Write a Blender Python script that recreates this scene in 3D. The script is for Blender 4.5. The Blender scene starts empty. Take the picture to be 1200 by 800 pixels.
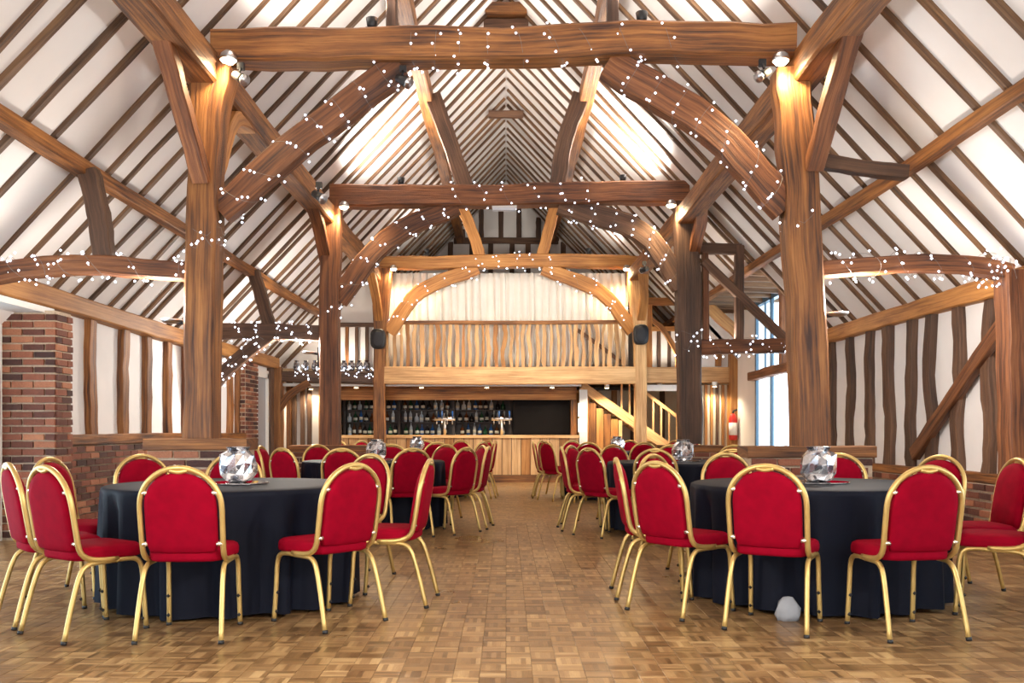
import bpy, math, random
from mathutils import Vector, Matrix
V = Vector
rnd = random.Random(7)
R = math.radians
scene = bpy.context.scene
col = scene.collection

# ------------------------------------------------------------------ camera, sky, exposure
F_PX, VPX, VPY, CAM_H = 1100.0, 593.0, 503.0, 1.11
cam_d = bpy.data.cameras.new('camera')
cam = bpy.data.objects.new('camera', cam_d); col.objects.link(cam)
cam.location = (0, 0, CAM_H); cam.rotation_euler = (R(90), 0, 0)
cam_d.sensor_width = 36; cam_d.lens = 36 * F_PX / 1200
cam_d.shift_x = (600 - VPX) / 1200; cam_d.shift_y = (VPY - 400) / 1200
cam_d.clip_start = 0.05
scene.camera = cam
world = bpy.data.worlds.new('world'); scene.world = world
world.use_nodes = True
bg = world.node_tree.nodes['Background']
bg.inputs[0].default_value = (0.93, 0.96, 1.0, 1); bg.inputs[1].default_value = 4.4
vs = scene.view_settings
vs.view_transform = 'Standard'; vs.look = 'None'; vs.gamma = 1; vs.use_curve_mapping = False
vs.exposure = 0.56
UP_W, UP_COL = 34.0, (1.0, 0.74, 0.42)          # the small flood lamps on the trusses
WASH_W, WASH_COL = 170.0, (1.0, 0.92, 0.83)      # uplighters on posts and tie beams, most added as fill

def P(px, py, s):                                # a pixel at a known scale (pixels per metre)
    return V(((px - VPX) / s, F_PX / s, CAM_H + (VPY - py) / s))
S1, S2, S3, S4 = 133.0, 79.6, 57.6, 45.3
Y1, Y2, Y3, Y4 = F_PX / S1, F_PX / S2, F_PX / S3, F_PX / S4
RIDGE, SLOPE = 7.49, 1.06
def roofz(x): return RIDGE - SLOPE * abs(x)

# ------------------------------------------------------------------ materials
def nmat(name):
    m = bpy.data.materials.new(name); m.use_nodes = True
    nt = m.node_tree
    return m, nt, nt.nodes, nt.links, nt.nodes['Principled BSDF']
def ramp(N, stops):
    r = N.new('ShaderNodeValToRGB'); e = r.color_ramp.elements
    while len(e) < len(stops): e.new(0.5)
    for i, (p, c) in enumerate(stops): e[i].position = p; e[i].color = (*c, 1)
    return r
def wood(name, dark, mid, light, rough=0.6, vary=0.35, sc=(42, 1.1), bump=0.6):
    m, nt, N, L, b = nmat(name)
    uv = N.new('ShaderNodeUVMap'); uv.uv_map = 'UVMap'
    oi = N.new('ShaderNodeObjectInfo')
    ml = N.new('ShaderNodeMath'); ml.operation = 'MULTIPLY'; ml.inputs[1].default_value = 37
    L.new(oi.outputs['Random'], ml.inputs[0])
    mp = N.new('ShaderNodeMapping'); mp.inputs['Scale'].default_value = (sc[0], sc[1], 1)
    L.new(uv.outputs[0], mp.inputs[0])
    cb = N.new('ShaderNodeCombineXYZ'); L.new(ml.outputs[0], cb.inputs[2])
    ad = N.new('ShaderNodeVectorMath'); L.new(mp.outputs[0], ad.inputs[0]); L.new(cb.outputs[0], ad.inputs[1])
    n1 = N.new('ShaderNodeTexNoise'); n1.inputs['Scale'].default_value = 1; n1.inputs['Detail'].default_value = 8
    n1.inputs['Roughness'].default_value = 0.65; n1.inputs['Distortion'].default_value = 0.25
    L.new(ad.outputs[0], n1.inputs['Vector'])
    mp2 = N.new('ShaderNodeMapping'); mp2.inputs['Scale'].default_value = (0.12, 0.9, 1)
    L.new(ad.outputs[0], mp2.inputs[0])
    n2 = N.new('ShaderNodeTexNoise'); n2.inputs['Scale'].default_value = 1.3; n2.inputs['Detail'].default_value = 4
    L.new(mp2.outputs[0], n2.inputs['Vector'])
    mx = N.new('ShaderNodeMath'); mx.operation = 'MULTIPLY_ADD'; mx.inputs[1].default_value = 0.6
    h = N.new('ShaderNodeMath'); h.operation = 'MULTIPLY'; h.inputs[1].default_value = 0.4
    L.new(n2.outputs[0], h.inputs[0]); L.new(n1.outputs[0], mx.inputs[0]); L.new(h.outputs[0], mx.inputs[2])
    cr = ramp(N, [(0.38, dark), (0.5, mid), (0.63, light)])
    L.new(mx.outputs[0], cr.inputs[0])
    hv = N.new('ShaderNodeHueSaturation')
    mr = N.new('ShaderNodeMapRange'); mr.inputs['To Min'].default_value = 1 - vary; mr.inputs['To Max'].default_value = 1 + vary
    L.new(oi.outputs['Random'], mr.inputs[0]); L.new(mr.outputs[0], hv.inputs['Value']); L.new(cr.outputs[0], hv.inputs['Color'])
    L.new(hv.outputs[0], b.inputs['Base Color'])
    b.inputs['Roughness'].default_value = rough
    bp = N.new('ShaderNodeBump'); bp.inputs['Strength'].default_value = bump; bp.inputs['Distance'].default_value = 0.02
    L.new(n1.outputs[0], bp.inputs['Height']); L.new(bp.outputs[0], b.inputs['Normal'])
    return m
def plain(name, c, rough=0.5, metal=0.0, noise=0.0, nscale=30.0, sheen=0.0, bump=0.0, spec=0.5):
    m, nt, N, L, b = nmat(name)
    b.inputs['Roughness'].default_value = rough; b.inputs['Metallic'].default_value = metal
    b.inputs['Specular IOR Level'].default_value = spec
    tc = N.new('ShaderNodeTexCoord')
    n = N.new('ShaderNodeTexNoise'); n.inputs['Scale'].default_value = nscale; n.inputs['Detail'].default_value = 5
    L.new(tc.outputs['Object'], n.inputs['Vector'])
    cr = ramp(N, [(0.3, tuple(x * (1 - noise) for x in c)), (0.7, tuple(min(1, x * (1 + noise * 0.6)) for x in c))])
    L.new(n.outputs[0], cr.inputs[0]); L.new(cr.outputs[0], b.inputs['Base Color'])
    if sheen:
        b.inputs['Sheen Weight'].default_value = sheen; b.inputs['Sheen Roughness'].default_value = 0.4
    if bump:
        bp = N.new('ShaderNodeBump'); bp.inputs['Strength'].default_value = bump; bp.inputs['Distance'].default_value = 0.01
        L.new(n.outputs[0], bp.inputs['Height']); L.new(bp.outputs[0], b.inputs['Normal'])
    return m
def emit(name, c, st):
    m, nt, N, L, b = nmat(name)
    b.inputs['Base Color'].default_value = (*c, 1)
    b.inputs['Emission Color'].default_value = (*c, 1); b.inputs['Emission Strength'].default_value = st
    return m
def rand_mat(name, stops, rough=0.8, bumpscale=60):
    m, nt, N, L, b = nmat(name)
    oi = N.new('ShaderNodeObjectInfo'); tc = N.new('ShaderNodeTexCoord'); g = N.new('ShaderNodeNewGeometry')
    n = N.new('ShaderNodeTexNoise'); n.inputs['Scale'].default_value = bumpscale; n.inputs['Detail'].default_value = 4
    L.new(g.outputs['Position'], n.inputs['Vector'])
    a = N.new('ShaderNodeMath'); a.operation = 'MULTIPLY_ADD'; a.inputs[1].default_value = 0.35; 
    L.new(n.outputs[0], a.inputs[0])
    s = N.new('ShaderNodeMath'); s.operation = 'MULTIPLY_ADD'; s.inputs[1].default_value = 0.8; s.inputs[2].default_value = -0.08
    L.new(oi.outputs['Random'], s.inputs[0]); L.new(s.outputs[0], a.inputs[2])
    cr = ramp(N, stops); L.new(a.outputs[0], cr.inputs[0]); L.new(cr.outputs[0], b.inputs['Base Color'])
    b.inputs['Roughness'].default_value = rough
    bp = N.new('ShaderNodeBump'); bp.inputs['Strength'].default_value = 0.4; bp.inputs['Distance'].default_value = 0.01
    L.new(n.outputs[0], bp.inputs['Height']); L.new(bp.outputs[0], b.inputs['Normal'])
    return m
def parquet():
    m, nt, N, L, b = nmat('parquet')
    g = N.new('ShaderNodeNewGeometry')
    def vm(op, a, bb=None):
        n = N.new('ShaderNodeVectorMath'); n.operation = op; L.new(a, n.inputs[0])
        if bb is not None:
            if isinstance(bb, tuple): n.inputs[1].default_value = bb
            else: L.new(bb, n.inputs[1])
        return n.outputs[0]
    def mm(op, a, bb):
        n = N.new('ShaderNodeMath'); n.operation = op
        for i, x in enumerate((a, bb)):
            if isinstance(x, (int, float)): n.inputs[i].default_value = x
            else: L.new(x, n.inputs[i])
        return n.outputs[0]
    T = 0.12
    pos = g.outputs['Position']
    cell = vm('FLOOR', vm('SCALE', pos))
    sc = [n for n in N if n.type == 'VECT_MATH' and n.operation == 'SCALE'][0]; sc.inputs['Scale'].default_value = 1 / T
    sx = N.new('ShaderNodeSeparateXYZ'); L.new(cell, sx.inputs[0])
    par = mm('FLOORED_MODULO', mm('ADD', sx.outputs[0], sx.outputs[1]), 2.0)
    sp = N.new('ShaderNodeSeparateXYZ'); L.new(pos, sp.inputs[0])
    u = mm('ADD', mm('MULTIPLY', sp.outputs[0], par), mm('MULTIPLY', sp.outputs[1], mm('SUBTRACT', 1.0, par)))
    w = mm('ADD', mm('MULTIPLY', sp.outputs[1], par), mm('MULTIPLY', sp.outputs[0], mm('SUBTRACT', 1.0, par)))
    fi = mm('FLOOR', mm('DIVIDE', u, T / 5), 0)
    cb = N.new('ShaderNodeCombineXYZ'); L.new(sx.outputs[0], cb.inputs[0]); L.new(sx.outputs[1], cb.inputs[1]); L.new(fi, cb.inputs[2])
    wn = N.new('ShaderNodeTexWhiteNoise'); L.new(cb.outputs[0], wn.inputs['Vector'])
    cb2 = N.new('ShaderNodeCombineXYZ'); L.new(sx.outputs[0], cb2.inputs[0]); L.new(sx.outputs[1], cb2.inputs[1])
    wn2 = N.new('ShaderNodeTexWhiteNoise'); L.new(cb2.outputs[0], wn2.inputs['Vector'])
    gr = N.new('ShaderNodeTexNoise'); gr.inputs['Detail'].default_value = 5; gr.inputs['Scale'].default_value = 1
    cb3 = N.new('ShaderNodeCombineXYZ'); L.new(mm('MULTIPLY', u, 160.0), cb3.inputs[0]); L.new(mm('MULTIPLY', w, 14.0), cb3.inputs[1])
    L.new(cb3.outputs[0], gr.inputs['Vector'])
    big = N.new('ShaderNodeTexNoise'); big.inputs['Scale'].default_value = 0.9; big.inputs['Detail'].default_value = 4
    L.new(pos, big.inputs['Vector'])
    t = mm('ADD', mm('MULTIPLY', wn.outputs['Value'], 0.34), mm('MULTIPLY', wn2.outputs['Value'], 0.22))
    t = mm('ADD', t, mm('MULTIPLY', gr.outputs[0], 0.30)); t = mm('ADD', t, mm('MULTIPLY', big.outputs[0], 0.30))
    cr = ramp(N, [(0.24, (0.060, 0.030, 0.011)), (0.5, (0.165, 0.090, 0.035)), (0.7, (0.28, 0.165, 0.070)), (0.92, (0.46, 0.31, 0.145))])
    L.new(t, cr.inputs[0]); L.new(cr.outputs[0], b.inputs['Base Color'])
    rr = N.new('ShaderNodeMapRange'); rr.inputs['To Min'].default_value = 0.2; rr.inputs['To Max'].default_value = 0.42
    L.new(big.outputs[0], rr.inputs[0]); L.new(rr.outputs[0], b.inputs['Roughness'])
    bp = N.new('ShaderNodeBump'); bp.inputs['Strength'].default_value = 0.25; bp.inputs['Distance'].default_value = 0.004
    L.new(wn.outputs['Value'], bp.inputs['Height']); L.new(bp.outputs[0], b.inputs['Normal'])
    return m
def thin_glass(name, tint, refl=0.08):
    m, nt, N, L, b = nmat(name)
    N.remove(b)
    tr = N.new('ShaderNodeBsdfTransparent'); tr.inputs[0].default_value = (*tint, 1)
    gl = N.new('ShaderNodeBsdfGlossy'); gl.inputs['Roughness'].default_value = 0.02
    mx = N.new('ShaderNodeMixShader'); mx.inputs[0].default_value = refl * .5; L.new(tr.outputs[0], mx.inputs[1]); L.new(gl.outputs[0], mx.inputs[2])
    L.new(mx.outputs[0], N['Material Output'].inputs[0])
    return m
def mosaic():
    m, nt, N, L, b = nmat('mirror_mosaic')
    tc = N.new('ShaderNodeTexCoord')
    vo = N.new('ShaderNodeTexVoronoi'); vo.inputs['Scale'].default_value = 26
    L.new(tc.outputs['Object'], vo.inputs['Vector'])
    cr = ramp(N, [(0.0, (0.12, 0.12, 0.14)), (0.45, (0.55, 0.55, 0.58)), (1.0, (0.95, 0.93, 0.9))])
    sp = N.new('ShaderNodeSeparateColor'); L.new(vo.outputs['Color'], sp.inputs[0])
    L.new(sp.outputs[0], cr.inputs[0]); L.new(cr.outputs[0], b.inputs['Base Color'])
    b.inputs['Metallic'].default_value = 0.85; b.inputs['Roughness'].default_value = 0.16
    bp = N.new('ShaderNodeBump'); bp.inputs['Strength'].default_value = 0.8; bp.inputs['Distance'].default_value = 0.02
    L.new(sp.outputs[1], bp.inputs['Height']); L.new(bp.outputs[0], b.inputs['Normal'])
    return m

M = dict(
    oak=wood('oak', (0.04, 0.012, 0.004), (0.195, 0.070, 0.015), (0.38, 0.158, 0.040), vary=0.2),
    oak_red=wood('oak_red', (0.04, 0.012, 0.005), (0.165, 0.055, 0.017), (0.30, 0.115, 0.038), vary=0.18),
    oak_dark=wood('oak_dark', (0.04, 0.02, 0.012), (0.095, 0.045, 0.024), (0.165, 0.085, 0.045), vary=0.25),
    rafter=wood('rafter', (0.045, 0.022, 0.010), (0.125, 0.062, 0.028), (0.24, 0.13, 0.06), vary=0.3),
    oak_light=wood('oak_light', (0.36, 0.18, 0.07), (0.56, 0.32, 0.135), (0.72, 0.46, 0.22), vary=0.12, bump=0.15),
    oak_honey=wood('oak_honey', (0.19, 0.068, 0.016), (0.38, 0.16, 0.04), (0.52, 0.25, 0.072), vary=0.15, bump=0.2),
    plaster=plain('plaster', (0.80, 0.775, 0.755), rough=0.9, noise=0.07, nscale=1.3, bump=0.15, spec=0.2),
    cream=plain('cream_plaster', (0.74, 0.66, 0.52), rough=0.9, noise=0.06, nscale=2, spec=0.2),
    white_paint=plain('white_paint', (0.74, 0.73, 0.70), rough=0.5, noise=0.03),
    brick=rand_mat('brick', [(0.05, (0.03, 0.012, 0.010)), (0.35, (0.105, 0.032, 0.019)), (0.65, (0.21, 0.066, 0.034)), (0.98, (0.40, 0.17, 0.085))]),
    mortar=plain('mortar', (0.50, 0.39, 0.28), rough=0.95, noise=0.2, nscale=40, bump=0.3),
    parquet=parquet(),
    subfloor=plain('subfloor', (0.05, 0.03, 0.018), rough=0.7, noise=0.2),
    red=plain('red_velvet', (0.225, 0.0008, 0.0120), rough=0.8, noise=0.14, nscale=14, spec=0.05),
    gold=plain('gold_paint', (0.56, 0.385, 0.13), rough=0.33, metal=0.6, noise=0.12, nscale=9),
    black_rubber=plain('black_rubber', (0.012, 0.012, 0.012), rough=0.6),
    peg=plain('peg_metal', (0.8, 0.74, 0.6), rough=0.25, metal=0.8),
    cloth=plain('navy_cloth', (0.0045, 0.006, 0.013), rough=0.65, noise=0.12, nscale=6, spec=0.12),
    steel=plain('steel', (0.55, 0.55, 0.56), rough=0.28, metal=1.0, noise=0.06),
    ply=plain('ply', (0.45, 0.30, 0.16), rough=0.6, noise=0.1),
    black=plain('black_plastic', (0.012, 0.012, 0.014), rough=0.45, noise=0.1),
    grille=plain('speaker_grille', (0.022, 0.022, 0.026), rough=0.7, noise=0.4, nscale=200),
    curtain=plain('curtain', (0.80, 0.75, 0.68), rough=0.85, noise=0.05, nscale=4, sheen=0.2, spec=0.2),
    mosaic=mosaic(),
    mirror=plain('mirror', (0.85, 0.85, 0.86), rough=0.04, metal=1.0),
    blue_frame=plain('blue_grey_frame', (0.035, 0.085, 0.135), rough=0.35, noise=0.05),
    glass=thin_glass('window_glass', (0.86, 0.95, 1.0)),
    wire=plain('clear_wire', (0.16, 0.15, 0.14), rough=0.5),
    bulb=emit('fairy_bulb', (0.78, 0.84, 1.0), 4.0),
    lamp=emit('lamp_lens', (1.0, 0.80, 0.52), 22.0),
    bar_lamp=emit('bar_lamp', (1.0, 0.72, 0.38), 14.0),
    paper=plain('paper', (0.72, 0.74, 0.80), rough=0.8, noise=0.06, nscale=20),
    blackboard=plain('blackboard', (0.006, 0.005, 0.005), spec=0.08, rough=0.8, noise=0.2, nscale=5),
    bar_dark=plain('bar_dark', (0.035, 0.022, 0.018), rough=0.5, noise=0.2, nscale=6),
    door_grey=plain('door_grey', (0.30, 0.31, 0.34), rough=0.4, noise=0.05),
    ext_red=plain('extinguisher_red', (0.55, 0.02, 0.015), rough=0.3),
    yellow=plain('yellow_sign', (0.75, 0.46, 0.05), rough=0.5),
    bag=plain('white_cotton', (0.28, 0.29, 0.31), rough=0.9, noise=0.1, nscale=12),
    lilac=plain('lilac_chair_fabric', (0.34, 0.28, 0.30), rough=0.8),
    b_green=plain('green_glass', (0.012, 0.055, 0.028), rough=0.08), b_brown=plain('brown_glass', (0.09, 0.03, 0.01), rough=0.08),
    b_clear=plain('pale_glass', (0.42, 0.47, 0.52), rough=0.08), b_blue=plain('blue_glass', (0.02, 0.07, 0.22), rough=0.08),
    b_dark=plain('dark_glass', (0.015, 0.013, 0.015), rough=0.08),
    label=plain('bottle_label', (0.65, 0.62, 0.52), rough=0.7),
)

# ------------------------------------------------------------------ mesh helpers
class MB:
    def __init__(s): s.v = []; s.f = []; s.uv = []
    def add(s, vs, fs, uvs=None):
        o = len(s.v); s.v += [tuple(v) for v in vs]
        for k, f in enumerate(fs):
            s.f.append([i + o for i in f])
            s.uv.append(uvs[k] if uvs else [(vs[i][0] + vs[i][1], vs[i][2]) for i in f])
        return s
    def box(s, x0, x1, y0, y1, z0, z1):
        vs = [(x, y, z) for x in (x0, x1) for y in (y0, y1) for z in (z0, z1)]
        fs = [(0, 1, 3, 2), (4, 6, 7, 5), (0, 4, 5, 1), (2, 3, 7, 6), (0, 2, 6, 4), (1, 5, 7, 3)]
        d = (abs(x1 - x0), abs(y1 - y0), abs(z1 - z0)); la = d.index(max(d)); ot = [i for i in range(3) if i != la]
        return s.add(vs, fs, [[(vs[i][ot[0]] + vs[i][ot[1]], vs[i][la]) for i in f] for f in fs])
    def prism(s, poly, d):                      # polygon (list of points) swept by the vector d
        n = len(poly); a = [V(p) for p in poly]; b = [p + V(d) for p in a]
        fs = [list(range(n))[::-1], list(range(n, 2 * n))] + [[i, (i + 1) % n, n + (i + 1) % n, n + i] for i in range(n)]
        return s.add(a + b, fs)
    def sweep(s, path, w, d, ref=(0, 1, 0), wob=0.06, seed=0, taper=None, cham=0.24):
        r = random.Random(seed); ref = V(ref); n = len(path)
        path = [V(p) for p in path]; rings = []; ln = 0; L0 = r.random() * 20; lens = []
        for i, p in enumerate(path):
            t = (path[min(i + 1, n - 1)] - path[max(i - 1, 0)]).normalized()
            a = ref.cross(t).normalized(); b = t.cross(a).normalized()
            if i: ln += (p - path[i - 1]).length
            lens.append(ln + L0)
            k = taper(i / (n - 1)) if taper else 1.0
            ww = w * k * (1 + r.uniform(-wob, wob)) / 2; dd = d * k * (1 + r.uniform(-wob, wob)) / 2
            off = a * r.uniform(-wob, wob) * w * 0.5 + b * r.uniform(-wob, wob) * d * 0.3
            c = cham * min(ww, dd)
            prof = [(ww, -dd + c), (ww, dd - c), (ww - c, dd), (-ww + c, dd), (-ww, dd - c), (-ww, -dd + c), (-ww + c, -dd), (ww - c, -dd)]
            rings.append([p + off + a * x + b * y for x, y in prof])
        per = [0]; prof = [(w, -d), (w, d), (-w, d), (-w, -d)]
        us = [0, d * .8, d, d + w * .8, d + w, d * 1.8 + w, 2 * d + w, 2 * d + 1.8 * w, 2 * d + 2 * w]
        vs = [v for rg in rings for v in rg]; fs = []; uv = []
        for i in range(n - 1):
            for j in range(8):
                k = (j + 1) % 8
                fs.append((i * 8 + j, i * 8 + k, i * 8 + 8 + k, i * 8 + 8 + j))
                uv.append([(us[j], lens[i]), (us[j + 1], lens[i]), (us[j + 1], lens[i + 1]), (us[j], lens[i + 1])])
        fs.append(list(range(8))[::-1]); uv.append([(0.02 * j, L0) for j in range(8)])
        fs.append([(n - 1) * 8 + j for j in range(8)]); uv.append([(0.02 * j, L0) for j in range(8)])
        return s.add(vs, fs, uv)
    def tube(s, path, r, sides=8, caps=True):
        path = [V(p) for p in path]; n = len(path); vs = []; prev = None
        for i, p in enumerate(path):
            t = (path[min(i + 1, n - 1)] - path[max(i - 1, 0)]).normalized()
            if prev is None:
                h = V((0, 0, 1)) if abs(t.z) < .9 else V((1, 0, 0)); a = t.cross(h).normalized()
            else:
                a = (prev - t * prev.dot(t)).normalized()
            prev = a; b = t.cross(a)
            rr = r[i] if isinstance(r, (list, tuple)) else r
            vs += [p + (a * math.cos(q) + b * math.sin(q)) * rr for q in (2 * math.pi * k / sides for k in range(sides))]
        fs = [(i * sides + j, i * sides + (j + 1) % sides, (i + 1) * sides + (j + 1) % sides, (i + 1) * sides + j) for i in range(n - 1) for j in range(sides)]
        if caps: fs += [list(range(sides))[::-1], [(n - 1) * sides + j for j in range(sides)]]
        return s.add(vs, fs)
    def lathe(s, prof, c=(0, 0, 0), n=16):      # prof: (radius, z)
        vs = []; fs = []
        for r, z in prof: vs += [(c[0] + r * math.cos(2 * math.pi * k / n), c[1] + r * math.sin(2 * math.pi * k / n), c[2] + z) for k in range(n)]
        for i in range(len(prof) - 1):
            for j in range(n): fs.append((i * n + j, i * n + (j + 1) % n, (i + 1) * n + (j + 1) % n, (i + 1) * n + j))
        if prof[0][0] > 1e-4: fs.append(list(range(n))[::-1])
        if prof[-1][0] > 1e-4: fs.append([(len(prof) - 1) * n + j for j in range(n)])
        return s.add(vs, fs)
    def rings(s, rr, cap0=True, cap1=True):
        n = len(rr[0]); vs = [p for r in rr for p in r]
        fs = [(i * n + j, i * n + (j + 1) % n, (i + 1) * n + (j + 1) % n, (i + 1) * n + j) for i in range(len(rr) - 1) for j in range(n)]
        if cap0: fs.append(list(range(n))[::-1])
        if cap1: fs.append([(len(rr) - 1) * n + j for j in range(n)])
        return s.add(vs, fs)
    def octa(s, p, r):
        p = V(p); vs = [p + V(d) * r for d in ((1, 0, 0), (-1, 0, 0), (0, 1, 0), (0, -1, 0), (0, 0, 1), (0, 0, -1))]
        return s.add(vs, [(0, 2, 4), (2, 1, 4), (1, 3, 4), (3, 0, 4), (2, 0, 5), (1, 2, 5), (3, 1, 5), (0, 3, 5)])
    def mesh(s, name, mat, org=(0, 0, 0), smooth=False):
        me = bpy.data.meshes.new(name); o = V(org)
        me.from_pydata([V(v) - o for v in s.v], [], s.f)
        uvl = me.uv_layers.new(name='UVMap'); uvl.data.foreach_set('uv', [c for f in s.uv for u in f for c in u])
        if smooth: me.polygons.foreach_set('use_smooth', [True] * len(me.polygons))
        me.materials.append(M[mat]); me.update()
        if smooth == 'edges': me.set_sharp_from_angle(angle=R(32))
        return me
    def build(s, name, mat, parent=None, smooth=False):
        # a part: vertices are written relative to the thing at the top of its chain
        if parent is not None:
            top = parent
            while top.parent: top = top.parent
            org = top.location
            o = bpy.data.objects.new(name, s.mesh(name, mat, org, smooth)); col.objects.link(o); o.parent = parent
        else:
            xs, ys, zs = zip(*[tuple(v) for v in s.v])
            org = ((min(xs) + max(xs)) / 2, (min(ys) + max(ys)) / 2, min(zs))
            o = bpy.data.objects.new(name, s.mesh(name, mat, org, smooth)); col.objects.link(o); o.location = org
        return o

def tag(o, label=None, cat=None, group=None, kind=None):
    if label: o['label'] = label
    if cat: o['category'] = cat
    if group: o['group'] = group
    if kind: o['kind'] = kind
    return o
def thing(name, loc, label=None, cat=None, group=None, rz=0, kind=None):
    o = bpy.data.objects.new(name, None); col.objects.link(o); o.empty_display_size = 0.1
    o.location = loc; o.rotation_euler = (0, 0, rz)
    return tag(o, label, cat, group, kind)
def kids(o): return [c for c in col.objects if c.parent is o]
def inst(name, me, loc, parent, scale=None, rz=0):
    o = bpy.data.objects.new(name, me); col.objects.link(o); o.parent = parent; o.location = loc
    if scale: o.scale = scale
    if rz: o.rotation_euler = (0, 0, rz)
    return o
def smooth_path(pts, n):
    pts = [V(p) for p in pts]
    if len(pts) == 2: return [pts[0].lerp(pts[1], i / n) for i in range(n + 1)]
    ex = [pts[0] * 2 - pts[1]] + pts + [pts[-1] * 2 - pts[-2]]; out = []
    m = len(pts) - 1
    for i in range(n + 1):
        t = i / n * m; k = min(int(t), m - 1); u = t - k
        a, b, c, d = ex[k:k + 4]
        out.append(0.5 * ((2 * b) + (c - a) * u + (2 * a - 5 * b + 4 * c - d) * u * u + (3 * b - a - 3 * c + d) * u ** 3))
    return out
seed_n = [100]
def timber(name, pts, w, d, mat, parent=None, ref=(0, 1, 0), n=8, wob=0.07, taper=None, cham=0.16):
    seed_n[0] += 1
    return MB().sweep(smooth_path(pts, n), w, d, ref, wob, seed_n[0], taper, cham).build(name, mat, parent, smooth='edges')

# ------------------------------------------------------------------ bricks
def brick_mesh(k):
    r = random.Random(50 + k); L_, H_, D_ = 0.2145, 0.0575, 0.05
    vs = [(x * L_ / 2 + r.uniform(-.003, .003), y * D_ / 2 + r.uniform(-.003, .003), z * H_ / 2 + r.uniform(-.003, .003)) for x in (-1, 1) for y in (-1, 1) for z in (-1, 1)]
    b = MB(); b.add(vs, [(0, 1, 3, 2), (4, 6, 7, 5), (0, 4, 5, 1), (2, 3, 7, 6), (0, 2, 6, 4), (1, 5, 7, 3)])
    return b.mesh('brick', 'brick')
BR = [brick_mesh(k) for k in range(4)]
def bricks(parent, a, b, z0, z1, nrm, limit=300):
    """running bond between plan points a and b; nrm points out of the wall"""
    top = parent
    while top.parent: top = top.parent
    a, b, nrm = V((*a, 0)), V((*b, 0)), V((*nrm, 0)); L_ = (b - a).length; u = (b - a) / L_
    ang = math.atan2(u.y, u.x); rows = int((z1 - z0) / 0.075 + 0.01); cnt = 0; stuff = MB()
    for i in range(rows):
        z = z1 - 0.0375 - i * 0.075 * (z1 - z0) / (rows * 0.075)
        x = -0.1125 if i % 2 else 0.0
        while x < L_ - 0.03:
            x0, x1 = max(x, 0.0) + 0.009, min(x + 0.225, L_) - 0.009; x += 0.225
            if x1 - x0 < 0.03: continue
            c = a + u * (x0 + x1) / 2 + nrm * (-0.013 + rnd.uniform(-.004, .004)) + V((0, 0, z))
            cnt += 1
            if cnt <= limit:
                inst('brick', rnd.choice(BR), c - top.location, parent, ((x1 - x0) / 0.2145, 1, 1), ang)
            else:
                h = u * (x1 - x0) / 2; q = nrm * 0.025
                p = [c + h * sx + q * sy + V((0, 0, sz * 0.032)) for sx in (-1, 1) for sy in (-1, 1) for sz in (-1, 1)]
                stuff.add(p, [(0, 1, 3, 2), (4, 6, 7, 5), (0, 4, 5, 1), (2, 3, 7, 6), (0, 2, 6, 4), (1, 5, 7, 3)])
    if stuff.v: tag(stuff.build('brick_courses', 'brick', parent), kind='stuff')

# ------------------------------------------------------------------ floor
YB = -3.0                                         # the barn goes on behind the camera to an added gable opening
floor = MB().box(-5.3, 5.3, YB, Y4 + 0.3, -0.12, -0.012).build('floor', 'subfloor'); tag(floor, 'worn mosaic parquet floor of small wooden fingers', kind='structure')
T = 0.12
def tile_mesh():
    b = MB(); g = 0.0006; c = 0.0012
    lo = [(x, y, -0.012) for x, y in ((g, g), (T - g, g), (T - g, T - g), (g, T - g))]
    mid = [(x, y, -0.0012) for x, y in ((g, g), (T - g, g), (T - g, T - g), (g, T - g))]
    hi = [(x, y, 0.0) for x, y in ((g + c, g + c), (T - g - c, g + c), (T - g - c, T - g - c), (g + c, T - g - c))]
    b.rings([lo, mid, hi], cap0=False); return b
tb = tile_mesh(); tme = tb.mesh('parquet_tile', 'parquet')
cells = []
for iy in range(int(YB / T), int(Y4 / T) + 1):
    for ix in range(-42, 42): cells.append((ix, iy))
def vis(c):
    y = (c[1] + .5) * T; x = (c[0] + .5) * T
    if y < 4.06: return None
    px = VPX + x * F_PX / y
    return y if 10 < px < 1190 else None
near = sorted([c for c in cells if vis(c)], key=lambda c: (c[1], abs(c[0])))[:300]
ns = set(near)
fl = floor.location
for (ix, iy) in near: inst('parquet_tile', tme, (ix * T - fl.x, iy * T - fl.y, -fl.z), floor)
field = MB(); flat = MB()
for c in cells:
    if c in ns: continue
    y = c[1] * T
    if 3.2 < y < 11 and abs(c[0] * T) < 4.7:
        o = V((c[0] * T, y, 0)); field.add([V(v) + o for v in tb.v], tb.f)
    else:
        x0, y0 = c[0] * T, y
        flat.add([(x0, y0, 0), (x0 + T, y0, 0), (x0 + T, y0 + T, 0), (x0, y0 + T, 0)], [(0, 1, 2, 3)])
tag(field.build('parquet_field', 'parquet', floor), kind='stuff')
tag(flat.build('parquet_far', 'parquet', floor), kind='stuff')

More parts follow.
